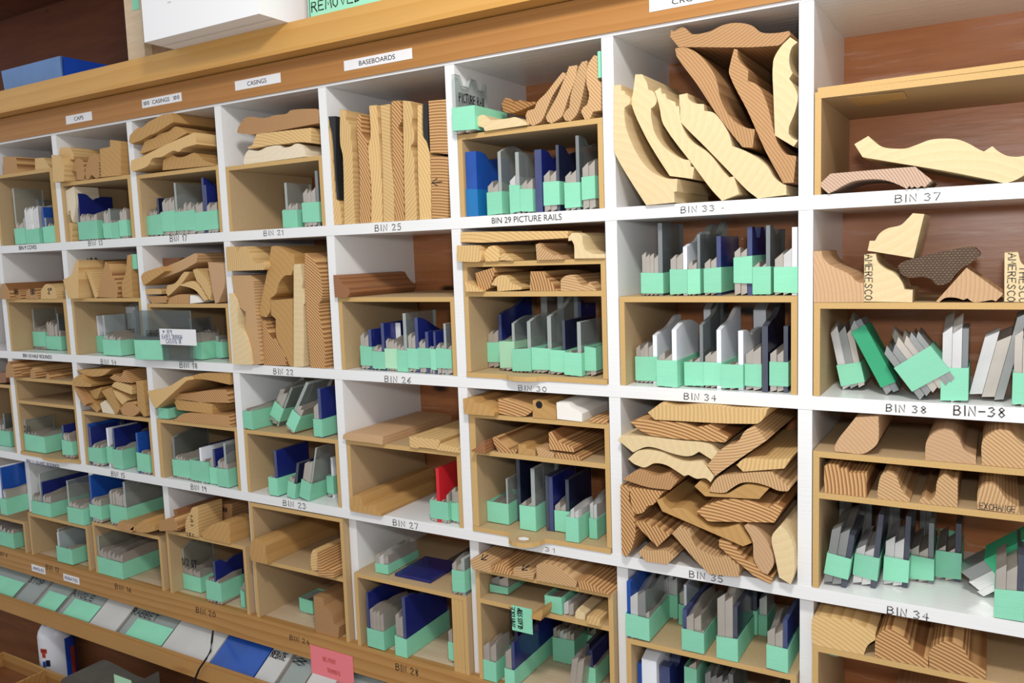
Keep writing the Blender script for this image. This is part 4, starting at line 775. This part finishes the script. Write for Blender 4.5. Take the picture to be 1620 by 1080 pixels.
# ================================================================== BIN 12
place('in upper bin 12', -.4275, .002)
K('E1', 38, 80, 428, 'w.3,345 B1,340', (0, 118), y=-.038, d=.07); K('E1', 136, 186, 415, 's1,235', None, y=.004, d=.05, lab='single untaped steel piece standing in upper bin 12'); K('E1', 235, 365, 425, 's1,150 c.3,300 b1,240', (0, 100), y=.02, d=.14); K('E1', 490, 598, 475, 'c.3,300 s1,160 s1,150', (0, 118), y=.0, d=.06)
place('in lower bin 12', H4, .02)
K('E1', 415, 520, 770, 'w.3,212 c.4,240 s1,100', (0, 120), d=.12)
# ================================================================== BIN 16
place('in upper bin 16', -.412, .002)
K('E1', 626, 705, 457, 'B1,330', (30, 130), y=.0, d=.08); K('E1', 712, 782, 452, 's1,150 c.7,310', (0, 105), y=.003, d=.06); K('E1', 790, 905, 470, 's1,260 s1,250 c.4,330', (20, 150), y=.006, d=.17)
M('E1', '820,510 850,465 900,480 960,490 940,550', 'fir', 'striped strip lying at the front of bin 16', y=-.010, L=.12); M('E1', '925,550 1000,490 1030,475 1050,510 1065,530 1115,515 1120,560 1030,580', 'tan', 'humped strip at the front right of bin 16', y=-.010, L=.15)
place('in lower bin 16', H4, .02)
K('E1', 660, 830, 852, 'c.2,265 s1,190 s1,180', (0, 122), d=.17)
# ================================================================== BIN 20
place('in upper bin 20', -.391, -.002)
o = M('E1', '1130,500 1150,465 1230,435 1262,490 1266,535 1135,540', 'fir', 'quarter profile with ink lines at left of bin 20', y=-.008); M('E1', '1230,382 1258,390 1285,540 1270,536', 'mah', 'thin upright board at left of bin 20', y=.004)
o = M('E1', '1322,575 1320,470 1350,410 1370,370 1410,365 1415,590', 'pine', 'upright lettered profile in the middle of bin 20', L=.065); a = onY(*px('E1', 1330, 572), -.003); write('1 X 1', o, o.location, a, (1, 0, 0), (0, 0, 1), 26*unit(a), 70*unit(a), 'ink', .2); a = onY(*px('E1', 1375, 505), -.003); write('1 1/4', o, o.location, a, (0, 0, 1), (-1, 0, 0), 24*unit(a), 80*unit(a), 'ink', .2)
o = M('E1', '1428,555 1500,495 1580,470 1635,480 1640,640 1450,610', 'tan', 'large rounded block at right of bin 20', L=.065)
b2 = M('E1', '1425,372 1560,345 1640,340 1640,468 1580,462 1432,540', 'firb', 'inked board behind the large block in bin 20', snap=True, y=.07, L=.06); a = onY(*px('E1', 1450, 430), .0695); write('1105', b2, b2.location, a, (1, 0, 0), (0, 0, 1), 34*unit(a), 90*unit(a), 'ink', .14); a = onY(*px('E1', 1590, 400), .0695); write('185 1/8', b2, b2.location, a, (1, 0, 0), (0, 0, 1), 30*unit(a), 40*unit(a), 'ink', .14)
place('in lower bin 20', H4, .02)
e = K('E1', 1262, 1380, 938, 'c.2,300r s1,170 s1,165', (0, 115), d=.08); write('1/2 QT', e, (0, 0, 0), (.002, -.0012, .06), (1, 0, 0), (0, 0, 1), .016, .05, 'ink', .18)
K('E1', 1478, 1580, 1042, 's1,190 b.8,310n', (20, 165), d=.07); K('E2', 192, 215, 995, 's1,160 c1,180', (0, 128), d=.05)
# ================================================================== BIN 24
place('in upper bin 24', -.412, -.003)
M('E2', '245,560 260,500 290,485 330,500 360,540 370,670 255,645', 'tan', 'long plain rounded moulding at left of bin 24', L=.22); M('E2', '680,665 680,580 695,540 735,560 740,600 728,690 690,690', 'pine', 'tall pale piece at right of upper bin 24', L=.15, y=.004); M('E2', '726,604 752,690 790,750 820,710 850,740 850,785 735,770', 'fir', 'V-shaped striped piece at right of upper bin 24', L=.15, y=-.010)
place('in lower bin 24', H4, .004)
M('F2', '700,460 770,470 780,530 830,590 850,660 885,680 880,800 720,750', 'firb', 'stepped block standing at the right in lower bin 24', L=.15)
K('F2', 612, 700, 620, 'c1,100 s1,90', (5, 110), y=.06, d=.05, lab='small green-taped bundle behind the stepped block in bin 24')
# ================================================================== BIN 28
place('in upper bin 28', -.3955, .01)
e = K('F2', 1150, 1260, 335, 's1,150 S1,150 s1,140', (0, 70), y=.02, d=.09, w=.030, lab='green-taped bright knife bundle lying on the blue plate in bin 28')
a = onZ(*px('F2', 1255, 330), -.3955); tag(box('blue_plate', a.x+.002, a.x+.085, .022, .12, -.3952, -.3892, 'blue'), 'dark blue template plate lying flat on the upper shelf of bin 28', 'plate')
a = onZ(*px('F3', 10, 290), -.3955); tag(box('grey_plate', a.x, a.x+.045, max(.1, a.y-.03), .2, -.3952, -.3900, 'grey'), 'dark grey plate lying at the back of upper bin 28', 'plate')
K('F3', 168, 252, 458, 's1,250 c.5,270', (20, 185), y=.02, d=.06)
place('in lower bin 28', H4, .02)
K('F2', 1100, 1280, 952, 'b.3,400 s1,300 s1,290', (0, 140), y=.004, d=.10, w=.040); K('F2', 1292, 1370, 905, 's.8,320 b.5,440n', (0, 145), y=.015, d=.12); K('F2', 1085, 1160, 800, 'w.6,380 k1,300', (20, 170), y=.10, d=.08); K('F3', 140, 195, 932, 's1,255 s1,245', (15, 155), y=.02, d=.04)
for i in range(3):
    a = VX[6]-.0015-MT-.0005-.008*(i+1); tag(box('spare_board', a, a+.0078, .002, .23, H4+.0003, -.4040, ['mdf', 'mdfe'], edge=True), 'thin upright board packed at the right of lower bin 28, %s' % ('beside the divider', 'middle', 'innermost')[i], 'board', 'upright boards in bin 28')
# ================================================================== BIN 32
place('on the top shelf of bin 32', -.336, -.006)
o = M('F3', '285,180 330,160 430,215 440,278 300,245', 'firl', y=-.012); M('F3', '442,230 500,215 540,250 583,290 583,306 442,278', 'fir'); o3 = M('F3', '592,262 650,245 720,280 745,302 735,360 595,328', 'firl'); M('F3', '757,232 800,215 940,245 960,290 1050,347 1040,393 757,343', 'firl'); M('F3', '1056,332 1100,337 1200,390 1285,438 1056,393', 'fir')
for q, u_, v_ in ((o, 375, 225), (o3, 665, 300)):
    yq = q.location.y; a = onY(*px('F3', u_, v_), yq); write('<', q, q.location, a, (.8, 0, .6), (-.6, 0, .8), .011, .012, 'ink', .16)
place('on the middle shelf of bin 32', -.392, .004)
K('F3', 435, 595, 485, 'g1,130 s1,140', (6, 60), y=.03, d=.14, w=.036, lab='green-taped steel bundle lying at left on the middle shelf of bin 32')
M('F3', '722,640 724,590 800,552 803,600 790,640 735,698', 'tan', 'bar with a green note hanging from it in bin 32', y=-.030, L=.2, snap=True)
a = onY(*px('F3', 590, 700), -.012); b = onY(*px('F3', 735, 700), -.012); hh = 185*unit(a)
n = tag(box('green_note', a.x, b.x, -.0135, -.0130, a.z, a.z+hh, 'tape'), 'green tape note with black handwriting hanging in bin 32', 'note')
for i, t in enumerate(('2MM ISLE', 'GLASS STOP')): write(t, n, n.location, (a.x+.006+i*.015, -.0137, a.z+.006), (0, 0, 1), (-1, 0, 0), .009, hh*.8, 'ink', .18)
K('F3', 830, 945, 640, 's1,120 s1,120', (2, 125), y=.004, d=.13, w=.030); K('F3', 950, 1028, 650, 'S1,110 s1,100', None, y=.006, d=.13, w=.018, lab='bright steel knives lying beside the taped box in bin 32')
M('F3', '1035,575 1055,545 1108,592 1105,650 1035,620', 'pop', 'small angled piece on the middle shelf of bin 32', L=.15); M('F3', '1117,655 1117,602 1160,598 1212,625 1215,680 1185,700', 'pine', 'rounded stick at right of the middle shelf of bin 32', L=.15, y=-.006)
place('in lower bin 32', H4, .02)
K('F3', 364, 448, 1078, 's1,290 s1,285', (0, 152), y=.02, d=.05); K('F3', 456, 538, 1100, 's1,180 b.6,300', (0, 175), y=.012, d=.06); K('F3', 542, 605, 1140, 's1,290 b.5,330', (0, 140), y=.0, d=.16); K('F3', 882, 1030, 925, 's1,260 S1,250 s1,255', (5, 185), y=.13, d=.05); K('F3', 1040, 1128, 915, 's1,215 s1,200', (5, 140), y=.12, d=.05); K('F3', 985, 1050, 1110, 's1,280 s1,270', None, y=.03, d=.04, roll=8, w=.022, lab='loose steel knives leaning at the front of lower bin 32'); K('F3', 1110, 1180, 1110, 'd1,320 b1,280', (10, 160), y=.03, d=.1)
# ================================================================== BIN 36
place('in upper bin 36', -.405, .02)
for a in (('F4', 130, 290, 765, 'B1,410 S1,350 g1,370', (10, 180), .085), ('F4', 302, 435, 692, 'S1,330 S1,340', (12, 185), .12), ('F4', 517, 570, 665, 's1,255 w.6,300', (0, 150), .06), ('F4', 540, 690, 898, 'b1,300 s1,290 s1,285', (0, 160), .12), ('F4', 787, 930, 942, 's1,480 s1,470 d.6,400', (0, 165), .08), ('F4', 940, 1055, 785, 's1,335 s1,330 d.6,340', (10, 185), .06), ('F4', 1062, 1116, 735, 'S1,300', (0, 155), .05), ('F4', 1142, 1285, 1075, 's1,320 s1,310 b.6,385', (0, 185), .10), ('F4', 1300, 1352, 825, 's1,310 w.6,340', (0, 170), .06)): K(*a[:6], d=a[6])
place('in lower bin 36', H4, .02)
K('F4', 195, 330, 1340, 'B.3,380 w1,440o', None, y=.02, d=.10, lab='pale blue-white rounded template in lower bin 36'); K('F4', 380, 450, 1340, 'b1,390j', None, y=.03, d=.10, lab='navy stepped template in lower bin 36'); K('F4', 560, 640, 1340, 'c1,330', (60, 400), y=.05, d=.08); K('F4', 700, 900, 1360, 'g1,390 g1,380 k.6,400', (0, 150), y=.03, d=.08)
K('F4', 1150, 1260, 1400, 's1,330 s1,320', (0, 150), y=.03, d=.08)
# ================================================================== bin 40
place('in the lowest right bin', -.354, .002)
M('F5', '100,780 100,620 130,590 350,630 510,690 555,720 555,770 500,810 470,885 110,810', 'pine', ga=1.0); M('F5', '557,910 560,770 590,720 650,693 710,705 780,760 820,830 880,880 940,905 940,985', 'fir', ga=1.1); M('F5', '945,985 945,850 1000,800 1060,780 1130,790 1190,830 1240,920 1350,985 1350,1060', 'fir', ga=1.15)
M('F5', '1440,760 1700,770 1700,930 1440,890', 'oakp', 'block at the right image edge in the lowest right bin', y=.16, L=.05)
place('in the lowest right bin', H4, .004)
M('F5', '640,1100 645,1075 760,1060 900,1065 1050,1080 1055,1500 640,1400', 'oakp', 'large piece under the insert of the lowest right bin', y=.05)
# ================================================================== above the unit
place('above', .629, 0)
a = Vector((-1.180, -.107, .6292)); t = thing('cardboard_box', 'white cardboard carton overhanging the top board', 'box', a)
box('carton', a.x, -.870, -.107, .12, .6292, .90, 'card', t, a)
for i, z in enumerate((.700, .694, .688)): mesh('print_line', [(.075, -.0003, z-.6292), (.105-.01*i, -.0003, z-.6292), (.105-.01*i, -.0003, z+.002-.6292), (.075, -.0003, z+.002-.6292)], [(0, 1, 2, 3)], 'greyl', t)
mesh('flap_seam', [(.0, .035, -.0003), (.31, .035, -.0003), (.31, .037, -.0003), (.0, .037, -.0003)], [(0, 1, 2, 3)], 'greyl', t)
s = tag(box('green_sign', -.824, -.645, -.036, -.0354, .6292, .74, 'green_paper'), 'pale green handwritten paper sign standing on the top board', 'sign')
write('REMOVED ALL', s, s.location, (-.815, -.0363, .638), (1, 0, 0), (0, 0, 1), .016, .17, 'ink', .14); write('KNIVES', s, s.location, (-.80, -.0363, .68), (1, 0, 0), (0, 0, 1), .018, .11, 'ink', .14)
box('sign_border', -.8205, -.8195, -.0366, -.036, .6292, .74, 'ink', s, s.location)
t = thing('plastic_tote', 'blue scuffed plastic tote standing on the top board at left', 'tote', (-1.83, .05, .6292)); O = t.location
V = boxv(-.125, .125, 0, .16, 0, .080); V = [(x*(1.03 if z > .01 else .97), y, z) for x, y, z in V]
mesh('tote_front', [(-.122, 0, 0), (.122, 0, 0), (.128, -.004, .080), (-.128, -.004, .080), (-.122, .004, 0), (.122, .004, 0), (.128, 0, .08), (-.128, 0, .08)], [(0, 1, 2, 3), (7, 6, 5, 4), (3, 2, 6, 7), (0, 3, 7, 4), (1, 5, 6, 2), (0, 4, 5, 1)], 'tote', t)
for s_ in (-1, 1): mesh('tote_side', [(.122*s_, .004, 0), (.122*s_, .18, 0), (.128*s_, .18, .08), (.128*s_, .004, .08), (.118*s_, .004, 0), (.118*s_, .18, 0), (.124*s_, .18, .08), (.124*s_, .004, .08)], [(0, 1, 2, 3), (7, 6, 5, 4), (3, 2, 6, 7), (0, 3, 7, 4), (1, 5, 6, 2), (0, 4, 5, 1)], 'totein', t)
box('tote_back', -.122, .122, .18, .184, 0, .08, 'totein', t); box('tote_bottom', -.12, .12, .003, .18, .0002, .003, 'totein', t)
t = thing('upper_cabinet', 'dark open plywood cabinet compartment above the shelves at left with pale post', 'cabinet', (-1.36, 0, .6292)); O = t.location
box('post', -1.382, -1.326, .0, .018, .6292, 1.30, 'bareply', t, O); box('side_panel', -1.3815, -1.366, .0185, .295, .6292, 1.30, 'bareply', t, O); box('shelf', -3.2, -1.383, .0, .295, .96, .98, 'wallply', t, O)  # the shelf is unseen, added overhead to shade the wall at left
a = onY(*px('A1', 940, 0), -.0004); box('tape_piece', a.x, a.x+.022, -.0008, -.0002, .742, .80, 'tape', t, O)
# ================================================================== below the unit, left
t = thing('sloping_rack', 'sloping wooden rack below the bottom rail holding clear templates', 'rack', (-1.6, -.05, -.66)); O = t.location
ang = math.atan2(.085, .10); ux = Vector((0, math.cos(ang), math.sin(ang))); nz = Vector((0, -math.sin(ang), math.cos(ang))); base = Vector((0, -.043, -.664))
def slopebox(name, x0, x1, s0, s1, h0, h1, mat, parent=None, org=(0, 0, 0), skew=0.):
    V = [Vector((x, 0, 0))+Vector((skew*s, 0, 0))+base+ux*s+nz*h-Vector(org) for x in (x0, x1) for s in (s0, s1) for h in (h0, h1)]
    return mesh(name, V, QF, mat, parent)
slopebox('rack_board', XLm, -.60, 0, .093, -.010, 0, 'lowply', t, O); box('front_lip', XLm, -.60, -.062, -.045, -.680, -.647, 'lowrail', t, O); box('rear_board', XLm, -.60, .05, .062, -1.049, -.600, 'lowply', t, O)
KD = [('clear', 1), ('clear', 0), ('clear', 1), ('clear', 1), ('greyl', 0), ('clear', 1), ('greyl', 0), ('bluel', 0), ('greyl', 0), ('clear', 0), ('greyl', 0), ('clear', 0)]
LBL = ['farthest left', 'second', 'third', 'fourth', 'fifth', 'sixth', 'seventh', 'eighth', 'ninth', 'tenth', 'eleventh', 'last']
pxs = [(-40, 905), (28, 917), (58, 925), (95, 937), (148, 952), (190, 963), (262, 984), (338, 1005), (408, 1025), (440, 1033), (480, 1043), (520, 1050), (600, 1075)]
for i, (m, tp) in enumerate(KD):
    x0 = onY(*pxs[i], -.02).x; x1 = onY(*pxs[i+1], -.02).x
    e = thing('template_sheet', '%s template sheet lying on the sloping rack, %s from left' % ({'clear': 'clear', 'greyl': 'grey', 'bluel': 'blue'}[m], LBL[i]) if i else 'clear template sheet at the far left of the sloping rack', 'template', (x0, -.043, -.664), 'template sheets on the sloping rack')
    slopebox('sheet', x0+.002, x1-.002, .003+.002*(i % 2), .090, .0005, .005, m, e, (x0, -.043, -.664), .12)
    slopebox('sheet_backing', x0+.006, x1-.006, .006, .088, .0001, .0004, 'greyl', e, (x0, -.043, -.664), .12)
    if tp: slopebox('tape_band', x0+(x1-x0)*.22, x1-.001, .012, .055, .0051, .0058, 'tape', e, (x0, -.043, -.664), .12)
    txt = {1: 'STOP', 3: 'ANGLE', 5: 'RABBET', 8: 'REBATE', 9: '8'}.get(i)
    if txt: write(txt, e, (x0, -.043, -.664), base+Vector((x0+.014, 0, 0))+ux*.060+nz*.0060, (1, 0, 0), ux, .014, min(.09, (x1-x0)*.7), 'ink', .16)
n = tag(box('sticky_note', -.949, -.836, -.0052, -.0046, -.70, -.5655, 'pink_paper'), 'pink handwritten sticky note hanging on the bottom rail', 'note')
for i, (tx, w_) in enumerate((('DELIVERY', .034), ('TRIMMING', .034), ('RULE', .022), ('ORIGINALLY TAKEN 1 1/2 IN', .098), ('AN INFEED', .05))): write(tx, n, n.location, (-.915+(-.022 if i > 2 else .01*i), -.0054, -.592-.0215*i), (1, 0, 0), (0, 0, 1), .009, w_, 'canred', .1)
# spray can
cc = onY(91, 1030, .0)
t = thing('spray_can', 'white and blue air duster can with printed label under the rack', 'can', (cc.x, .0, -.926)); R_ = .043
def lathe(name, prof, mat, parent, a0=0, a1=360, n=36):
    V = []; F = []; full = a1-a0 >= 360; m = n if full else n+1
    for r, z in prof:
        for i in range(m):
            t_ = math.radians(a0+(a1-a0)*i/n); V.append((r*math.cos(t_), r*math.sin(t_), z))
    for j in range(len(prof)-1):
        for i in range(n):
            k_ = (i+1) % m; F.append((j*m+i, j*m+k_, (j+1)*m+k_, (j+1)*m+i))
    return mesh(name, V, F, mat, parent, smooth=True)
lathe('can_body', [(0, 0), (R_*.97, 0), (R_, .004), (R_, .185), (R_*.93, .198), (R_*.72, .212), (R_*.55, .218)], 'can', t); lathe('cap', [(R_*.62, .214), (R_*.62, .236), (R_*.55, .240), (0, .240)], 'canblue', t)
lathe('label_side', [(R_+.0004, .01), (R_+.0004, .180)], 'canblue', t, -5, 90); lathe('label_stripe', [(R_+.0006, .02), (R_+.0006, .150)], 'canred', t, 14, 34)
def onc(name, deg0, deg1, z0, z1, mat, n=5): return lathe(name, [(R_+.0007, z0), (R_+.0007, z1)], mat, t, deg0, deg1, n)
onc('emblem', -88, -62, .150, .162, 'canred'); onc('emblem', -82, -68, .138, .150, 'canred'); onc('emblem', -86, -64, .155, .158, 'navy'); onc('picture_left', -82, -70, .112, .128, 'bluel'); onc('picture_right', -69, -54, .115, .132, 'navy'); onc('keyboard', -82, -56, .104, .109, 'greyl')
for i in range(6): onc('label_text', -86, -48-(i % 3)*6, .090-.008*i, .0915-.008*i, 'inkb')
onc('orange_mark', -42, -34, .088, .095, 'canred')
# bench and clutter
bt = tag(box('work_bench', -3.2, -.2, -.62, .049, -.953, -.9265, 'lowply'), 'brown workbench surface below the sloping rack', 'bench')
for x in (-3.1, -.3):
    for y in (-.58, .0): box('bench_leg', x-.03, x+.03, y, y+.045, -1.049, -.9532, 'lowply', bt, bt.location)
a = onY(62, 1062, -.16); b = onY(-60, 1062, -.16); zt = onY(30, 1042, -.061).z; x0, x1 = b.x, a.x
t = thing('wooden_tray', 'open wooden box with a divider at the lower left corner', 'tray', ((x0+x1)/2, -.11, -.926)); O = t.location; xm = (x0+x1)/2+.02
for nm, q in (('box_front', (x0, x1, -.165, -.157)), ('box_back', (x0, x1, -.065, -.057)), ('box_side', (x1-.008, x1, -.1569, -.0651)), ('box_divider', (xm, xm+.007, -.1569, -.0651)), ('box_side', (x0, x0+.008, -.1569, -.0651))): box(nm, *q, -.9262, zt, 'lowrail', t, O)
box('box_bottom', x0+.009, x1-.009, -.1565, -.0655, -.9262, zt-.035, 'lowply', t, O)
a = onY(100, 1078, -.14); b = onY(205, 1085, -.14); zt = onY(165, 1060, -.10).z
P = [Vector(q) for q in ((a.x, -.9262), (a.x+.005, a.z), (a.x+.04, zt-.004), (a.x+.07, zt), (b.x-.05, zt-.010), (b.x, b.z), (b.x, -.9262))]
t = tag(prism('grey_case', smooth_poly(P, 60), -.15, .082, 'grey'), 'dark grey rounded tool case on the bench beside the can', 'case')
a = onY(180, 1066, -.1506); box('case_label', a.x, a.x+.06, -.1506, -.1502, a.z-.03, a.z, 'tapep', t, t.location)
# cord
def tube(name, pts, r, mat, parent=None):
    V = []; F = []; n = 8
    for i, p in enumerate(pts):
        d = (Vector(pts[min(i+1, len(pts)-1)])-Vector(pts[max(i-1, 0)])).normalized(); a = d.orthogonal().normalized(); b = d.cross(a)
        for j in range(n): V.append(Vector(p)+(a*math.cos(2*math.pi*j/n)+b*math.sin(2*math.pi*j/n))*r)
        if i:
            for j in range(n): F.append(((i-1)*n+j, (i-1)*n+(j+1) % n, i*n+(j+1) % n, i*n+j))
    return mesh(name, V, F, mat, parent, smooth=True)
cp = []
for i, (x, y, Y) in enumerate(((337, 998, -.012), (335, 1015, -.05), (333, 1030, -.07), (326, 1042, -.075), (315, 1058, -.075), (306, 1080, -.075), (300, 1110, -.075))): cp.append(onY(x, y, Y))
tag(tube('power_cord', cp, .0022, 'cord'), 'thin black cord hanging over the sloping rack', 'cord')
# ------------------------------------------------------------------ settle neighbouring bundles side by side
for it in range(60):
    mv = 0
    for i in range(len(KB)):
        for j in range(i+1, len(KB)):
            A, B_ = KB[i], KB[j]; p, q = A[0].location, B_[0].location
            if abs(p.z-q.z) > .02 or abs(p.x-q.x) > .15: continue
            if p.y > q.y+B_[2] or q.y > p.y+A[2]: continue
            if p.x+A[1]/2 > q.x+B_[1]/2: A, B_ = B_, A; p, q = q, p
            ov = p.x+A[1]+.0022-q.x
            if ov > 1e-5:
                back = B_ if q.y > p.y else A; front = A if back is B_ else B_
                gapy = front[0].location.y+front[2]+.001-back[0].location.y
                if ov > .010 and back[0].location.y+gapy+back[2] < .232: back[0].location.y += gapy; mv += 1; continue
                l = min(ov/2, p.x-A[4]-.001); r = min(ov/2, B_[5]-.001-q.x-B_[1]); l = max(l, 0); r = max(r, 0)
                p.x -= l; q.x += r; mv += 1
    if not mv: break
print('relax', it, mv)
# ------------------------------------------------------------------ checks
seen = {}
for o in ALL:
    if o.parent is None and 'label' in o: seen.setdefault(o['label'], []).append(o.name)
for l, v in seen.items():
    if len(v) > 1: print('DUPLABEL', l, v)
    if not 4 <= len(l.split()) <= 16: print('LEN', len(l.split()), l)
print('things', len(seen), 'objects', len(ALL))
